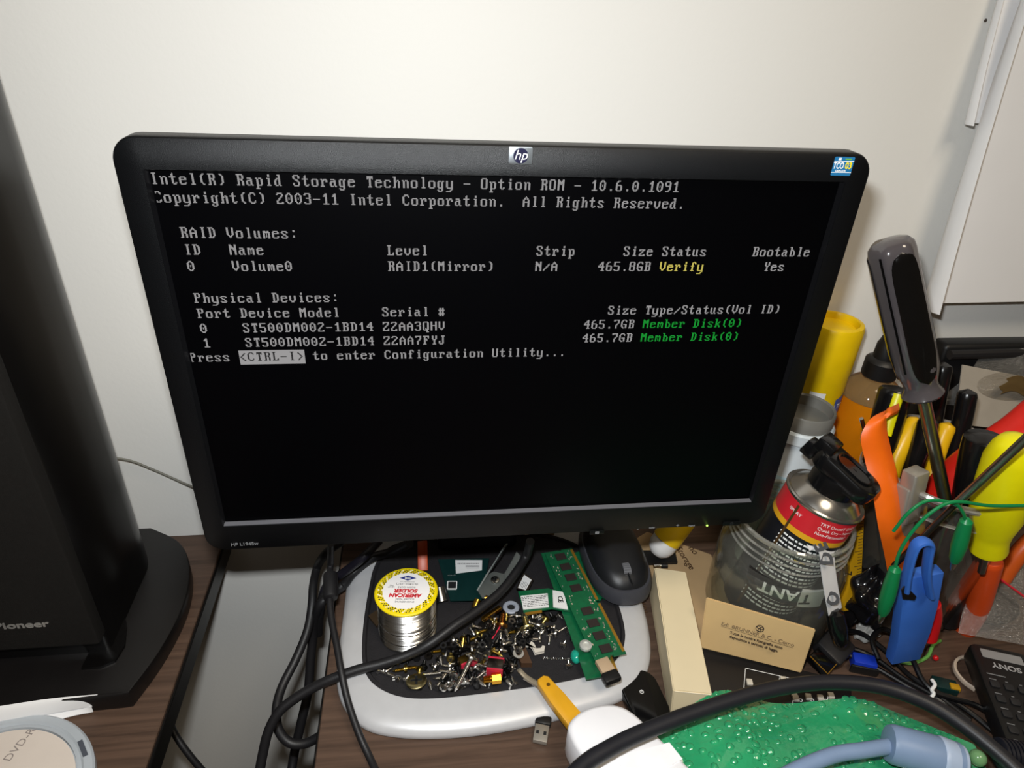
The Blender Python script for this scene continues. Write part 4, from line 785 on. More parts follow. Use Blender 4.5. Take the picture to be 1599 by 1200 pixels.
# ================================================================ tall bottles along the wall
yl = M('can_yellow', 'e2bd08', .35); c = Q(1303, 505, .160); c = Vector((.342, .160, 0)); t = thing('yellow_can', 'tall yellow canister with white and blue label patches, behind the monitor edge', 'canister', c)
m = MB(); m.lathe([(.026, 0), (.027, .003), (.027, .21), (.0275, .212), (.0275, .2585), (.0262, .262), (.0225, .263), (.0215, .2615), (.0213, .256), (.001, .2555)], yl, T3(*c), 48); bd = part(m, 'body', t)
def decal(mb, c, R_, a0, a1, z0, z1, mat, skew=0.0): mb.grid(lambda a, b: (c.x + R_ * math.cos(a0 + (a1 - a0) * a), c.y + R_ * math.sin(a0 + (a1 - a0) * a), z0 + (z1 - z0) * b + skew * a), 8, 2, mat)
m = MB(); decal(m, c, .0273, -2.3, -1.75, .150, .195, lab); part(m, 'label', bd, 'white label'); m = MB(); decal(m, c, .0273, -1.25, -.75, .165, .187, M('label_blue', '1d4f9c', .4), .004)
m.text('LTD', .008, white, I4, warp=lambda v: Vector((c.x + .0276 * math.cos(-1.0 + v.x / .0276), c.y + .0276 * math.sin(-1.0 + v.x / .0276), .178 + v.y)), ext=0); part(m, 'label', bd, 'blue label')
amb = M('amber_liquid', 'e88c12', .08, trans=.35, ior=1.2, noise=.02); c = Vector((.400, .1505, 0)); t = thing('spray_bottle', 'bottle of amber liquid with a black pump spray top, beside the yellow canister', 'spray bottle', c)
m = MB(); m.lathe([(.029, 0), (.031, .004), (.031, .165), (.0300, .182)], amb, T3(*c), 48); part(m, 'bottle', t, 'clear bottle filled with amber liquid')
m = MB(); m.lathe([(.0300, .1825), (.027, .192), (.020, .199), (.0145, .203), (.0145, .208)], M('bottle_shoulder', 'cfae7c', .06, trans=.85, ior=1.3, noise=.01), T3(*c), 48); part(m, 'shoulder', t)
m = MB(); m.lathe([(.0155, .205), (.0165, .206), (.0165, .222), (.0150, .224), (.0112, .226), (.0108, .240), (.0095, .243), (.0085, .247), (.001, .247)], black, T3(*c), 32); m.box((c.x - .003, c.y - .008, .243), (.008, .012, .008), black, bev=.002); part(m, 'pump_top', t, 'black pump top')
c = Vector((.303, .108, 0)); t = thing('plastic_tub', 'translucent white tub with a clear grey lid and pale blue contents, behind the spray can', 'tub', c)
m = MB(); m.lathe([(.024, 0), (.0265, .003), (.0275, .06), (.0275, .11), (.0282, .112), (.0275, .114), (.0275, .168), (.0300, .170), (.0300, .180), (.0285, .182)], M('tub_white', 'c4cdd2', .35, spec=.4), T3(*c), 48); part(m, 'body', t)
m = MB(); m.lathe([(.0272, .050), (.0279, .051), (.0279, .13), (.0272, .131)], M('tub_blue', '9db8c4', .35), T3(*c), 48, False, False); part(m, 'contents_band', t, 'pale blue band of contents')
m = MB(); m.lathe([(.0270, .182), (.0272, .196), (.0262, .1975), (.0245, .196), (.0240, .186), (.001, .186)], M('lid_grey', '9b9a94', .2, trans=.5, ior=1.2), T3(*c), 48); part(m, 'lid', t, 'clear grey lid'); m = MB(); m.cyl((c.x + .004, c.y - .025, .178), (c.x + .030, c.y - .020, .169), .0011, M('stick_yellow', 'd6b012', .4), n=8); part(m, 'straw', t, 'thin yellow straw')
# black slab case leaning on the wall
t = thing('laptop_case', 'flat black case standing against the wall behind the tool tub', 'case', (.585, .172, 0)); m = MB(); m.box((.585, .176, .115), (.215, .022, .230), black, bev=.005, seg=3); part(m, 'shell', t); m = MB(); m.tube([(.48, .160, .222), (.56, .158, .224), (.66, .160, .224)], .005, rubber); part(m, 'rolled_edge', t)
# papers on the wall
def paper_curl(name, lb, pl, yb, r, n=40):
    # left edge line p0->p1, right edge line; left part rolls forward into a curl
    (a0, a1, b0, b1) = pl; m = MB()
    def fn(a, b):
        L0 = Vector(a0).lerp(Vector(a1), b); R0 = Vector(b0).lerp(Vector(b1), b); d = (R0 - L0).length; s_ = a * d; rr = r * (.55 + .75 * b)
        arc = rr * PI * .85
        if s_ < arc: th = PI * .85 * (1 - s_ / arc); off = -rr * math.sin(th); y = -rr * (1 - math.cos(th)); s2 = off * .6 + arc * .2
        else: s2 = s_ - arc + arc * .2; y = 0
        q = L0 + (R0 - L0).normalized() * s2; sag = -.012 * b * b
        return (q.x, yb + y + sag, q.z)
    m.grid(fn, n, 10, paper, thick=.00025); return solo(m, name, lb, 'paper', smooth=80)
paper_curl('hanging_paper', 'large white paper hanging on the wall with its left edge rolled forward', ((.422, 0, .562), (.426, 0, .278), (.75, 0, .60), (.75, 0, .282)), .176, .011)
paper_curl('hanging_paper', 'shorter white paper hanging behind the large rolled-edge sheet', ((.408, 0, .60), (.4115, 0, .4435), (.60, 0, .60), (.60, 0, .452)), .186, .005)
m = MB(); p_ = Q(1539, 32, .1895); m.ball((p_.x, .1895, p_.z), .0014, spot, n=10, sc=(1, .4, 1)); one(m, 'nail', 'tiny dark nail in the wall left of the hanging papers', 'nail')
# ================================================================ tool tub
TC = Vector((.413, .043, 0)); TH = .178
tb = thing('tool_tub', 'clear plastic tub crammed with screwdrivers and pliers, right of the spray can', 'tub', TC); m = MB()
m.lathe([(.001, .002), (.050, .002), (.0545, .006), (.066, TH - .026), (.0685, TH - .024), (.0690, TH - .004), (.0735, TH - .003), (.0745, TH), (.0725, TH + .001), (.0675, TH - .001), (.0672, TH - .022), (.0648, TH - .026), (.0533, .007), (.001, .004)], thin_glass('tub_film', 'e8e6e0', .06, 1.5), T3(*TC), 80); part(m, 'clear_wall', tb, smooth=50)
m = MB(); m.lathe([(.0690, TH - .004), (.0738, TH - .0035), (.0752, TH - .0005), (.0738, TH + .0016), (.0700, TH + .0010), (.0690, TH - .004)], thin_glass('tub_rim_film', 'e6e2da', .08, 1.9, (.34, .5)), T3(*TC), 96, False, False); m.lathe([(.0664, TH - .0265), (.0692, TH - .0250), (.0664, TH - .0235)], MATS['tub_rim_film'], T3(*TC), 96, False, False); part(m, 'rim', tb, 'rolled clear rim')
def L3(A, B, t_): return Vector(A).lerp(Vector(B), t_)
# big screwdriver
A, B, C_ = Q(1390, 380, .066), Q(1441, 618, .034), Q(1478, 792, .002); D_ = A + (C_ - A) * 1.0; ax = (B - A).normalized(); X = frame(A, (.25, -1, 0), ax); HL = (B - A).length
t = thing('screwdriver', 'big screwdriver with a black and clear fluted handle standing in the tool tub', 'screwdriver', X)
hc = M('handle_clear', '4d484a', .14, spec=.6, coat=.3, noise=.05); hb = M('handle_black', '0c0b0b', .15, spec=.6)
def flute(r, z, n=48, k=6, d=.07): return [(r * (1 - d * (.5 - .5 * math.cos(k * a))) * math.cos(a), r * (1 - d * (.5 - .5 * math.cos(k * a))) * math.sin(a), z) for a in [2 * PI * i / n for i in range(n)]]
R1 = .0172
m = MB(); m.loops([flute(R1 * .3, -.0035), flute(R1 * .75, -.002), flute(R1 * .95, .002), flute(R1, .007), flute(R1 * 1.0, HL * .45), flute(R1 * .97, HL * .8, d=.05), flute(R1 * .84, HL * .86, d=.02), flute(R1 * .72, HL * .91, d=0), flute(R1 * .74, HL * .94, d=0), flute(R1 * .92, HL * .985, d=0), flute(R1 * .84, HL, d=0), flute(R1 * .2, HL, d=0)], hc, X); hd = part(m, 'handle', t, 'clear handle', smooth=50)
for a0 in (.32, 2.5, -1.75):
    m = MB()
    def fn(a, b, a0=a0):
        z = .005 + a * HL * .84; w_ = .60 * min(1, math.sqrt(max(0, 1 - ((a - .5) / .5) ** 8) + .0)); th = a0 + (b - .5) * 2 * w_
        rr = R1 * 1.012 * (1 if a < .78 else 1 - .16 * (a - .78) / .22) * (.93 if a < .02 else 1); return (rr * math.cos(th), rr * math.sin(th), z)
    m.grid(fn, 30, 8, hb, X, thick=.0006); part(m, 'grip_stripe', hd, 'black grip stripe')
m = MB(); m.grid(lambda a, b: ((R1 * 1.004) * math.cos(1.18 + .10 * b), (R1 * 1.004) * math.sin(1.18 + .10 * b), .006 + a * HL * .74), 20, 2, hb, X, thick=.0004); part(m, 'grip_line', hd, 'thin black line')
m = MB(); m.lathe([(.0052, HL), (.0052, (C_ - A).length), (.0050, (C_ - A).length + .075)], M('shaft_chrome', '9d9f98', .3, 1.0, noise=.1), X, 20); part(m, 'shaft', t, 'chrome shaft')
m = MB(); m.lathe([(.0062, HL - .0005), (.0062, HL + .0003)], drk, X @ T3(.0055, .003, 0), 16); part(m, 'hole', hd)
def rod(name, label, cat, pts, r, mat, n=14, cm=8, flat=1.0, ends=True):
    m = MB(); f = (lambda s: (r if not callable(r) else r(s)) * (math.sqrt(max(.02, 1 - max(0, (s - .94) / .06) ** 2)) if s > .94 else (math.sqrt(max(.02, 1 - ((.06 - s) / .06) ** 2)) if s < .06 else 1)))
    m.tube(pts, f, mat, n=n, cm=cm, flat=flat); return solo(m, name, label, cat)
def put(mb, nm, t, lb=None): return part(mb, nm, t, lb)
def grip(t, nm, pts, r, mat, lb=None, flat=1.0):
    m = MB(); f = lambda s: r * (math.sqrt(max(.02, 1 - ((.08 - s) / .08) ** 2)) if s < .08 else 1); m.tube(pts, f, mat, n=16, flat=flat); return part(m, nm, t, lb)
ylg = M('grip_yellow', 'dfae10', .35); blg = M('grip_black', '100f10', .25, spec=.5); rdg = M('grip_red', 'd42116', .35); org = M('tool_orange', 'e8650e', .4); ylb = M('grip_lemon', 'e6dc06', .35)
t = thing('pliers', 'pliers with two deep yellow handles standing in the middle of the tool tub', 'pliers', (TC.x, TC.y + .02, .01))
grip(t, 'handle', [Q(1432, 652, .07), Q(1412, 688, .06), Q(1393, 735, .05), Q(1385, 790, .04), Q(1400, 850, .035)], .0075, ylg); grip(t, 'handle', [Q(1482, 660, .075), Q(1466, 700, .065), Q(1450, 760, .05), Q(1430, 830, .035)], .0075, ylg)
m = MB(); m.cyl(Q(1408, 840, .036), Q(1425, 930, .035), .006, dsteel, n=12); part(m, 'jaws', t)
t = thing('screwdriver', 'black-handled driver with a yellow stripe at the left of the tool tub', 'screwdriver', (TC.x - .03, TC.y + .02, .01)); grip(t, 'handle', [Q(1401, 603, .080), Q(1390, 640, .075), Q(1376, 700, .066), Q(1372, 760, .06)], .0140, blg)
m = MB(); m.tube([Q(1404, 616, .0625), Q(1396, 640, .057), Q(1384, 680, .049)], .0042, ylb, n=12, flat=.5); part(m, 'stripe', t, 'lemon yellow stripe')
t = thing('pliers', 'pliers with two long black handles at the back of the tool tub', 'pliers', (TC.x + .03, TC.y + .03, .01)); grip(t, 'handle', [Q(1475, 566, .10), Q(1466, 610, .092), Q(1456, 670, .085), Q(1446, 740, .07)], .0078, blg); grip(t, 'handle', [Q(1512, 608, .085), Q(1504, 650, .078), Q(1490, 710, .068), Q(1474, 780, .055)], .0085, blg)
m = MB(); m.cyl(Q(1450, 740, .064), Q(1448, 860, .05), .007, dsteel, n=12); part(m, 'jaws', t)
t = thing('cutter', 'black-gripped cutter standing in the tool tub just left of the chrome shaft', 'cutter', (TC.x, TC.y, .01)); grip(t, 'handle', [Q(1452, 652, .055), Q(1440, 690, .05), Q(1426, 730, .046), Q(1418, 790, .04)], .0085, blg)
t = thing('screwdriver', 'rounded black screwdriver handle between the red and lemon-yellow handles', 'screwdriver', (TC.x + .03, TC.y, .01)); grip(t, 'handle', [Q(1540, 678, .012), Q(1531, 710, .010), Q(1520, 770, .006), Q(1512, 830, .004)], .0155, blg)
t = thing('shears', 'shears with long bright red flat handles lying across the tool tub', 'shears', (TC.x + .04, TC.y + .03, .05)); 
grip(t, 'handle', [Q(1640, 630, .035), Q(1590, 672, .032), Q(1540, 706, .032), Q(1495, 742, .030), Q(1456, 785, .030)], .0170, rdg, flat=.55); m = MB(); m.cyl(Q(1462, 782, .030), Q(1450, 870, .028), .006, dsteel, n=12); part(m, 'blade', t)
t = thing('spudger', 'curved orange plastic pry tool hanging over the tub rim', 'pry tool', (TC.x - .05, TC.y, .02))
c_ = [Q(1400, 642, .045), Q(1380, 654, .036), Q(1371, 680, .030), Q(1377, 715, .022), Q(1389, 765, .006), Q(1398, 820, -.006), Q(1408, 870, -.008), Q(1416, 925, -.008)]
m = MB(); cc = catmull(c_, 8); n = len(cc) - 1
def fsp(a, b):
    i = min(n, int(round(a * n))); w_ = (.0055 + .0085 * min(1, a * 3.6)); sd = Vector((.92, .25, .25)); return cc[i] + sd * (b - .5) * 2 * w_ + Vector((0, .006 * (2 * b - 1) ** 2, 0))
m.grid(fsp, n, 8, org, thick=.002); part(m, 'blade', t)
t = thing('screwdriver', 'thick lemon-yellow screwdriver handle at the right of the tool tub', 'screwdriver', (TC.x + .04, TC.y - .03, .1)); Aq, Bq = Q(1586, 688, -.022), Q(1542, 856, -.022); dq = Bq - Aq; X = frame(Aq, (0, -1, 0), dq); hl = dq.length
m = MB(); m.lathe([(.004, -.004), (.0105, -.001), (.0150, .006), (.0185, .018), (.0205, hl * .45), (.0195, hl * .66), (.0150, hl * .82), (.0138, hl * .9), (.0150, hl * .985), (.0145, hl + .001), (.004, hl + .001)], ylb, X, 40); part(m, 'handle', t); m = MB(); m.lathe([(.003, hl), (.003, hl + .03)], MATS['shaft_chrome'], X, 16); part(m, 'shaft', t)
m = MB(); m.cyl(Q(1640, 650, -.062), Q(1492, 788, -.036), .0032, MATS['shaft_chrome'], n=14); m.cyl(Q(1492, 788, -.036), Q(1395, 885, -.030), .0024, dsteel, n=12); one(m, 'steel_rod', 'thin dark steel rod lying diagonally over the tub rim', 'rod')
for k, (u, v, lb_) in enumerate(((1431, 735, 'grey square-ended tool bit in the tool tub, upper of the two'), (1420, 757, 'grey square-ended tool bit in the tool tub, lower of the two'))):
    m = MB(); X = frame(Q(u, v, .008), (1, .3, 0), (.1, -.1, -1)); m.prism(rrect(.017, .014, .002, 3), 0, .05, MATS['plug_steel'], X, bev=.0015); one(m, 'tool_bit', lb_, 'tool bit')
m = MB(); m.tube([Q(1345, 654, .05), Q(1349, 668, .05), Q(1356, 690, .05)], .0018, bright); one(m, 'probe_tip', 'thin silver probe tip at the left rim of the tool tub', 'probe')
t = thing('screwdriver', 'orange-handled driver seen through the lower right of the tool tub', 'screwdriver', (TC.x + .035, TC.y - .03, .01)); grip(t, 'handle', [Q(1548, 870, -.006), Q(1540, 900, -.006), Q(1525, 950, -.004), Q(1505, 985, .0)], .0105, M('tool_orange_red', 'd24a18', .35))
m = MB(); m.lathe([(.001, .005), (.046, .005), (.05, .03), (.053, .062), (.001, .064)], M('tool_dark_mix', '18161a', .6, noise=.5, nscale=60, bump=1, bscale=120), T3(*TC), 40); m = None
rod('pen', 'dark grey marker barrel inside the tool tub behind the blue holder', 'pen', [Q(1470, 800, .01), Q(1462, 870, .005), Q(1450, 960, .0)], .011, M('barrel_dark', '1b1a1e', .4))
rod('pen', 'black marker barrel inside the tool tub behind the green clip', 'pen', [Q(1505, 830, .012), Q(1495, 890, .008), Q(1475, 980, .004)], .012, M('barrel_black', '121114', .4))
rod('pen', 'dark tool shank inside the left part of the tool tub', 'pen', [Q(1385, 800, .03), Q(1392, 870, .02), Q(1405, 950, .01)], .010, M('barrel_dark', '1b1a1e', .4))
for k, (u0, v0, y0, u1, v1, y1, r_, lb_) in enumerate(((1440, 800, .06, 1425, 960, .045, .011, 'black rod added to darken the back of the tub behind the orange pry tool'), (1490, 820, .05, 1470, 965, .04, .012, 'black rod added to darken the middle of the tub'), (1530, 830, .04, 1500, 975, .03, .011, 'black rod added to darken the right inside of the tub'), (1408, 800, .04, 1405, 950, .03, .008, 'slim black rod added to darken the left inside of the tub'))):
    rod('dark_filler_rod', lb_, 'filler rod', [Q(u0, v0, y0), Q((u0 + u1) / 2, (v0 + v1) / 2, (y0 + y1) / 2), Q(u1, v1, y1)], r_, M('filler_dark', '161517', .45))  # black rods added so the inside of the tub reads dark
# green clip leads
grn = M('lead_green', '0e7a44', .35); t = thing('clip_lead', 'green wire with a green crocodile clip hanging in front of the blue holder', 'clip lead', base_of(.02, 1380, 965))
m = MB(); m.tube([Q(1600, 790, -.055), Q(1545, 790, -.055), Q(1490, 784, -.055), Q(1455, 800, -.055), Q(1425, 830, -.055), Q(1405, 862, -.055), Q(1397, 890, -.055)], .0013, grn, n=8); part(m, 'wire', t)
def croc(A, B, t):
    d = B - A; X = frame(A, (1, 0, 0), d); L = d.length; m = MB(); m.lathe([(.0018, 0), (.0045, L * .06), (.0055, L * .35), (.0058, L * .62), (.0046, L * .9), (.003, L)], grn, X, 20); part(m, 'boot', t, 'green rubber boot')
    m = MB(); m.loops([[(x * s_, y * s_ * .5, z) for x, y in circ(1, 10)] for s_, z in ((.0032, L * .98), (.0026, L * 1.12), (.0012, L * 1.2))], bright, X); part(m, 'jaw', t, 'bright metal jaw')
croc(Q(1399, 885, -.055), Q(1378, 960, -.055), t)
t = thing('clip_lead', 'green wire with a green crocodile clip hanging from the tub rim by the lemon-yellow handle', 'clip lead', base_of(.05, 1492, 880)); m = MB(); m.tube([Q(1395, 830, -.045), Q(1420, 800, -.047), Q(1450, 782, -.047), Q(1490, 787, -.05), Q(1503, 800, -.052), Q(1508, 815, -.052)], .0013, grn, n=8); part(m, 'wire', t); croc(Q(1510, 810, -.052), Q(1490, 878, -.052), t)
# blue holder
bl = M('holder_blue', '3566bd', .45); t = thing('blue_holder', 'blue plastic folding clip tool standing in front of the tool tub', 'clip tool', base_of(0, 1405, 1030))
X = frame(Q(1388, 1032, -.046), Q(1432, 1036, -.046) - Q(1388, 1032, -.046), Q(1415, 900, -.044) - Q(1390, 1030, -.046)); X = X @ T3(.0, 0, 0); H1 = (Q(1412, 905, -.046) - Q(1390, 1032, -.046)).length
m = MB(); m.prism([(0, 0), (.026, -.001), (.0305, .035), (.0315, H1 * .62), (.030, H1 * 1.0), (.003, H1 * 1.02), (-.003, H1 * .98), (.001, .03)], -.006, .005, bl, X @ Matrix.Rotation(PI / 2, 4, 'X'), bev=.0012); part(m, 'body', t)
m = MB(); u_ = [(1413, 922), (1418, 890), (1428, 856), (1440, 846), (1452, 850), (1449, 872), (1447, 900), (1452, 930)]; m.tube([Q(u, v, -.052) for u, v in u_], .0050, bl, n=10, flat=.55); part(m, 'spring_arm', t)
m = MB(); q = [Q(u, v, -.0545) for u, v in [(1408, 922), (1414, 915), (1431, 932), (1428, 938), (1410, 936)]]; m.add([tuple(p) for p in q] + [tuple(p + Vector((0, .001, 0))) for p in q], [tuple(range(5)), tuple(range(9, 4, -1))] + [(i, i + 5, (i + 1) % 5 + 5, (i + 1) % 5) for i in range(5)], dsteel); part(m, 'metal_plate', t, 'bare metal plate')
rod('red_tool', 'red plastic tool end to the right of the blue holder', 'tool end', [Q(1452, 940, -.03), Q(1454, 965, -.032), Q(1446, 1000, -.036)], .0085, M('end_red', 'c2161c', .35))
rod('green_wire', 'pale green wire curling on the desk behind the small blue plug', 'wire', [P(1402, 1034, .003), P(1425, 1036, .004), P(1448, 1026, .006), P(1457, 1008, .010), P(1470, 1000, .008)], .0016, M('wire_pale_green', '5f9a48', .4), n=8)
m = MB(); m.ball(P(1461, 1028, .003), .0027, MATS['end_red'], n=14); one(m, 'red_bead', 'tiny red bead on the desk right of the pale green wire', 'bead')
bbm = M('black_bag_film', '131214', .18, spec=.7, bump=1.0, bscale=70)
m = MB(); bq = [(-.026, -.02), (.0, -.026), (.022, -.012), (.026, .014), (.004, .03), (-.022, .02)]
def blob(mb, c, r, mat, seed, sc=(1, 1, 1), n=28):
    rn = random.Random(seed); ph = [rn.uniform(0, 6) for _ in range(8)]
    def f(a, b):
        th, p_ = 2 * PI * a, PI * (b * .998 + .001); d = Vector((math.sin(p_) * math.cos(th), math.sin(p_) * math.sin(th), math.cos(p_)))
        k = 1 + .12 * math.sin(3 * th + ph[0] + 4 * d.z) + .10 * math.sin(5 * d.z * 2 + ph[1] + 2 * th) + .08 * math.sin(7 * th + ph[2] - 5 * d.z)
        return (c[0] + d.x * r * k * sc[0], c[1] + d.y * r * k * sc[1], max(.0006, c[2] + d.z * r * k * sc[2]))
    mb.grid(f, n * 2, n, mat)
blob(m, P(1352, 930, .04), .030, bbm, 3, (.72, .8, 1.15)); solo(m, 'black_pouch', 'crumpled shiny black plastic pouch between the glass jar and the tool tub', 'pouch', smooth=60)
# tape measure
t = thing('tape_measure', 'yellow folding rule with black marks standing right of the strap', 'ruler', base_of(.03, 1325, 880)); a_, b_ = Q(1345, 806, .024), Q(1314, 930, .024); d_ = b_ - a_; X = frame((a_ + b_) / 2, d_, (0, -1, .25)); L = d_.length
m = MB(); m.box((0, 0, 0), (L * 1.12, .021, .0022), M('rule_yellow', 'c9960f', .45), X); part(m, 'blade', t); m = MB()
for k in range(34): m.box((-L * .52 + k * L * .031, .0100 - (.0035 if k % 5 == 0 else .002), .0012), (.0005, .007 if k % 5 == 0 else .004, .0002), ink, X)
m.text('12', .009, ink, X @ T3(-L * .38, -.003, .0013) @ Rz(-.0), bold=.0002); m.text('7', .009, ink, X @ T3(L * .16, -.003, .0013), bold=.0002); part(m, 'marking', t, 'black marks')
# ziplock bags
bagm = thin_glass('bag_film', 'e9e5dd', .14, 1.6, (.10, .22), 1.0, 45)
def bag(lb, quad, amp, seed):
    rnd = random.Random(seed); ph = [rnd.uniform(0, 6) for _ in range(6)]; t = thing('plastic_bag', lb, 'plastic bag', sum((Vector(p) for p in quad), Vector()) / 4)
    q0, q1, q2, q3 = [Vector(p) for p in quad]; nn = (q1 - q0).cross(q3 - q0).normalized()
    def fn(a, b): p = q0.lerp(q1, a).lerp(q3.lerp(q2, a), b); e = math.sin(PI * a) * math.sin(PI * b); return p + nn * (amp * e * (1 + .5 * math.sin(5 * a + ph[0]) + .5 * math.sin(7 * b + ph[1] + 3 * a)) + amp * .3 * math.sin(11 * a + 6 * b + ph[2]))
    m = MB(); m.grid(fn, 34, 34, bagm); part(m, 'film', t, smooth=80); return t
bag('clear plastic bag behind the tool tub, in front of the black case', [(.47, .14, .175), (.68, .12, .165), (.70, .155, .255), (.52, .160, .222)], .012, 1)
m = MB(); m.grid(lambda a, b: (.52 + .05 * a + .004 * math.sin(9 * b), .125 - .002 * a, .213 - .018 * b + .004 * math.sin(7 * a)), 10, 6, M('gold_foil', 'a58a5a', .3, .7), thick=.0003); one(m, 'foil_scrap', 'crinkled gold foil scrap in the clear bag behind the tub', 'foil')
m = MB(); m.prism([(.0, .0), (.075, -.01), (.09, .045), (.012, .06)], 0, .0012, M('grey_card', '9c9488', .7), frame((.478, .118, .165), (1, 0, 0), (0, -.75, .5))); one(m, 'grey_card', 'beige card sheet standing behind the tool tub', 'card')
b2 = bag('clear zip bag lying on the desk behind the black remote control', [(.440, -.02, .022), (.62, -.10, .03), (.62, .02, .055), (.475, .035, .06)], .012, 5)
m = MB(); m.tube([P(1562, 905, .06), P(1580, 918, .06), P(1610, 940, .06)], .0011, M('zip_red', 'b81c2c', .4), n=8); part(m, 'zip_strip', b2, 'red zip strip')
m = MB(); m.ball((.50, .02, .012), .02, M('dark_parts', '2b2420', .5, noise=.4, nscale=120, bump=1, bscale=200), sc=(1.8, 1.3, .6)); one(m, 'parts_lump', 'dark bundle of small parts inside the zip bag', 'parts bundle')
rod('orange_handle', 'orange tool handle lying at the right edge behind the zip bag', 'tool handle', [Q(1640, 820, .02), Q(1595, 860, .015), Q(1560, 910, .01)], .008, M('handle_orange2', 'c4551a', .4))
# ================================================================ bottom right: plug, coils, remote, bubble wrap
t = thing('video_plug', 'black video plug with a gold-lined shell beside the postcard', 'plug', base_of(.005, 1300, 1020)); X = frame(P(1302, 1012, .018), P(1265, 1050, .012) - P(1325, 985, .02), (.1, -.3, 1)); m = MB(); m.box((0, 0, 0), (.030, .026, .014), rubber, X, bev=.003); part(m, 'body', t)
m = MB(); m.box((.022, 0, 0), (.016, .019, .0085), gloss, X, bev=.0006); m.box((.0302, 0, .0045), (.0006, .019, .0008), gold, X); m.box((.022, .0096, 0), (.016, .0006, .009), gold, X); part(m, 'shell', t, 'dark shell with a gold edge')
t = thing('vga_plug', 'small blue plug end lying behind the thick black cable', 'plug', base_of(0, 1345, 1040)); m = MB(); X = frame(P(1348, 1036, .007), (1, -.35, 0), (0, 0, 1)); m.box((0, 0, 0), (.020, .012, .012), M('plug_blue', '1636b0', .4), X, bev=.001); part(m, 'insert', t); m = MB(); m.box((0, -.0065, -.002), (.024, .003, .009), black, X, bev=.001); part(m, 'rim', t)
m = MB(); blob(m, P(1352, 988, .011), .0095, M('glare_grey', '9d9b97', .4), 9, (1.2, .8, 1.0)); one(m, 'glare_lump', 'pale lump standing in for glare behind the black cord bundle', 'lump')  # a patch of glare, shaped and coloured as a pale lump
cbm = M('thin_cord', '0e0e10', .3, spec=.6); tc_ = thing('cable_bundle', 'bundle of thin glossy black cord held by a white twist tie', 'cord', base_of(0, 1440, 1070))
for k, pts in enumerate(([(1312, 985, .02), (1345, 990, .015), (1380, 1015, .012), (1420, 1055, .012), (1460, 1080, .014), (1510, 1110, .010), (1560, 1150, .008)], [(1315, 1008, .012), (1360, 1025, .01), (1410, 1060, .01), (1455, 1086, .012), (1500, 1120, .009), (1540, 1160, .006)],
    [(1372, 1030, .02), (1362, 1000, .026), (1376, 984, .028), (1398, 992, .026), (1420, 1020, .022), (1440, 1062, .016), (1462, 1084, .014), (1515, 1125, .008)], [(1318, 1020, .008), (1370, 1045, .008), (1430, 1080, .009), (1470, 1098, .011), (1520, 1140, .008), (1550, 1170, .006)], [(1458, 1082, .018), (1490, 1092, .016), (1530, 1105, .012), (1565, 1135, .010), (1580, 1170, .008)])):
    m = MB(); m.tube([P(*p) for p in pts], .0024, cbm, n=10); part(m, 'loop', tc_)
m = MB(); m.tube([P(1455, 1062, .022), P(1460, 1070, .022), P(1455, 1078, .020), P(1458, 1084, .020), P(1452, 1092, .017)], .0015, white, n=8); part(m, 'twist_tie', tc_, 'white twist tie')
m = MB(); m.tube([P(1523, 1078, .004), P(1505, 1065, .004), P(1492, 1048, .004), P(1492, 1034, .005), P(1504, 1027, .006), P(1518, 1030, .006)], .0016, M('ivory_band', 'c4b29f', .5), n=8, flat=1.6); one(m, 'rubber_band', 'pale loop of band left of the black remote control', 'band')
t = thing('terminal_block', 'small teal and yellow connector under the cord bundle', 'connector', base_of(0, 1480, 1080)); m = MB(); X = frame(P(1474, 1072, .006), (1, -.4, 0), (0, 0, 1)); m.box((0, 0, 0), (.020, .012, .008), tpcb, X, bev=.0006); part(m, 'body', t); m = MB(); m.box((.007, -.002, .0035), (.008, .006, .004), M('term_yellow', 'b98a16', .4), X, bev=.0005); part(m, 'terminal', t, 'yellow terminal')
# remote control
rc_ = thing('remote_control', 'long black remote control with grey print at the right edge', 'remote control', base_of(.0, 1560, 1080)); za = .028
RC0, RC1 = P(1511, 1001, za), P(1580, 1000, za); RL = P(1575, 1165, za); X = frame(RC0, RC1 - RC0, (0, 0, 1)); ly = -(X.inverted() @ RL).y; wr = .050; 
m = MB(); RX = frame((RC0 + (RL - RC0) * .5), RC0 - RL, (-.0, 0, 1)); LL = .17; Y = RX @ T3(-LL / 2 + (RL - RC0).length * .5, -wr / 2, 0); m.prism(rrect(LL, wr, .008, 6), -.018, 0, M('remote_black', '141415', .42, bump=.1, bscale=1200), Y, bev=.003); part(m, 'body', rc_)
m = MB(); m.prism(rrect(.0095, .034, .001), 0, .0003, M('plate_silver', 'a9aaac', .3, .5), Y @ T3(LL / 2 - .011, 0, 0)); part(m, 'window', rc_, 'silver plate'); m = MB(); m.text('SONY', .0078, M('ink_silver', 'a2a2a4', .4), Y @ T3(LL / 2 - .0225, 0, .0002) @ Rz(PI / 2), bold=.0002, sx=1.15); part(m, 'lettering', rc_, 'silver SONY lettering')
for r_ in range(7):
    for c2 in range(4):
        m = MB(); m.prism(rrect(.0065, .0075, .0015, 3), 0, .0014, M('key_black', '222224', .5), Y @ T3(LL / 2 - .045 - r_ * .0145, -.0165 + c2 * .011, 0), bev=.0004); part(m, 'key', rc_)
m = MB()
for r_ in range(7):
    for c2 in range(4): m.box((LL / 2 - .0395 - r_ * .0145, -.0165 + c2 * .011, .0002), (.0008, .0022 + .0035 * ((r_ * 3 + c2) % 3 == 0), .0002), g_, Y)
m.box((LL / 2 - .034, .012, .0002), (.001, .015, .0002), g_, Y); part(m, 'key_marks', rc_, 'small grey key marks')
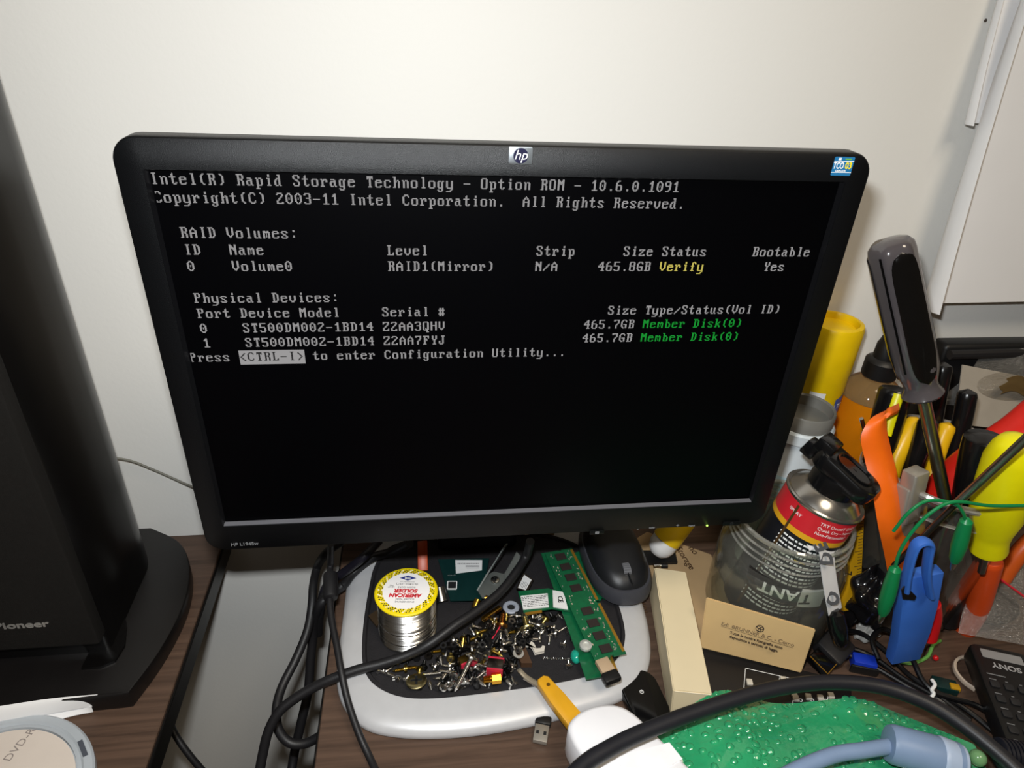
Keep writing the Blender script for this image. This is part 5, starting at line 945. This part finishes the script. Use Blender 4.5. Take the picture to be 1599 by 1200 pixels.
# bubble wrap
bw = M('bubble_wrap', '2fa36c', .16, spec=1.0, alpha=.82, bump=1.0, bscale=150, noise=.25, nscale=25, coat=1.0)
top = [(1020, 1160), (1062, 1118), (1125, 1079), (1165, 1084), (1225, 1101), (1330, 1096), (1385, 1106), (1432, 1122), (1520, 1165)]
tp = catmull([P(u, v, .034) for u, v in top], 8); n = len(tp) - 1
def bwf(a, b):
    q = tp[min(n, int(round(a * n)))]; dirv = Vector((-.035, -.5, 0)); p = q + Vector((-.02 - .02 * a, -.17, 0)) * b
    z = .034 + .010 * math.sin(PI * min(1, b * 1.6)) * (.6 + .4 * math.sin(4 * a + 1)) + .004 * math.sin(13 * a + 5 * b) * math.sin(9 * b + 2); return Vector((p.x, p.y, z - .006 * b))
t = thing('bubble_wrap', 'crumpled sheet of green bubble wrap at the bottom, under the thick black cable', 'bubble wrap', (.26, -.12, .01)); m = MB(); m.grid(bwf, n, 40, bw, thick=.0004); part(m, 'sheet', t, smooth=80)
m = MB(); bub = bmesh.new(); bmesh.ops.create_uvsphere(bub, u_segments=10, v_segments=6, radius=1.0)
for i in range(30):
    for j in range(18):
        a = (i + .5 + .5 * (j % 2)) / 31; b = (j + .4) / 18
        if a < 1 and bwf(a, b).y > -.205: p = bwf(a + random.uniform(-.01, .01), b + random.uniform(-.02, .02)); m.merge(bub, bw, T3(p.x, p.y, p.z) @ rot(random.uniform(-.4, .4), random.uniform(-.4, .4), 0) @ Matrix.Diagonal((random.uniform(.0025, .0042), random.uniform(.0025, .0042), random.uniform(.0008, .0024), 1)))
bub.free(); o = part(m, 'bubbles', t, smooth=80); o['kind'] = 'stuff'
# white plastic paddle
wp = M('white_abs', 'ecebee', .35, noise=.01); t = thing('white_handset', 'glossy white rounded plastic handset at the bottom centre, under the thick black cable', 'handset', base_of(0, 980, 1180)); zc = .052
ol = [P(u, v, zc) for u, v in [(886, 1142), (889, 1122), (915, 1103), (954, 1096), (985, 1106), (1020, 1140), (1080, 1200), (1150, 1270), (1000, 1290), (915, 1190)]]; pl = smooth_poly([(p.x, p.y) for p in ol][::-1], 2)
m = MB(); m.prism(pl, zc - .034, zc, wp, bev=.004); m.prism(inset_poly(pl, .008), .0005, zc - .034, M('white_under', 'b9ab97', .5)); part(m, 'shell', t, smooth=60)
m = MB(); q = [P(u, v, zc + .0004) for u, v in [(962, 1183), (1045, 1160), (1066, 1186), (985, 1230)]]; m.prism([(p.x, p.y) for p in q][::-1], zc - .001, zc + .0006, M('white_panel', 'f1f0f2', .3)); part(m, 'panel', t)
# thick black cable over it all, grey cable with its connector
cable('thick_cable', 'very thick black cable arching over the bubble wrap at the bottom right', 'cable', [P(880, 1225, .075), P(915, 1192, .074), P(945, 1173, .073), P(990, 1150, .071), (P(1060, 1122, .069)), P(1130, 1098, .068), P(1210, 1076, .067), P(1290, 1066, .066), P(1370, 1072, .065), P(1440, 1095, .064), P(1500, 1130, .062), P(1560, 1178, .06), P(1610, 1225, .058)], .0058, M('thick_rubber', '1d1d22', .45, bump=.1, bscale=900), n=20)
t = thing('ribbed_plug', 'dark ribbed plug end in the bottom right corner', 'plug', base_of(.02, 1580, 1180)); a_ = P(1556, 1176, .052); X = frame(a_, (0, 0, 1), P(1640, 1190, .05) - a_); m = MB(); m.lathe([(.008, 0)] + [(r_, .002 + .003 * k + d_) for k in range(9) for r_, d_ in ((.011, 0), (.011, .0018), (.0098, .002), (.0098, .0028))], M('plug_navy', '14151d', .45), X, 28); part(m, 'body', t)
gb = M('cable_bluegrey', '7a8fae', .45, noise=.05); t = thing('grey_cable', 'blue-grey cable with a large rounded connector lying on the bubble wrap', 'cable', base_of(.04, 1400, 1170)); m = MB(); m.tube([P(1190, 1235, .058), P(1240, 1205, .06), P(1300, 1180, .061), P(1350, 1172, .061), P(1388, 1166, .060)], .0055, gb, n=16); part(m, 'cord', t)
a_, b_ = P(1384, 1160, .060), P(1500, 1192, .056); d_ = b_ - a_; X = frame(a_, (0, 0, 1), d_); L = d_.length; m = MB(); m.lathe([(.006, 0), (.0125, .0012), (.0138, .004), (.0142, L * .6), (.0135, L * .95)], gb, X, 36); m.lathe([(.0140, L * .68), (.0146, L * .7), (.0146, L * .74), (.0132, L * .95), (.0125, L * 1.0), (.010, L * .98)], M('connector_pale', 'a9b9d2', .4), X, 36); part(m, 'connector', t)
m = MB(); m.ball(P(1527, 1184, .05), .006, M('green_jelly', '6f9a6a', .2)); one(m, 'green_button', 'round pale green knob in the bottom right corner', 'knob')
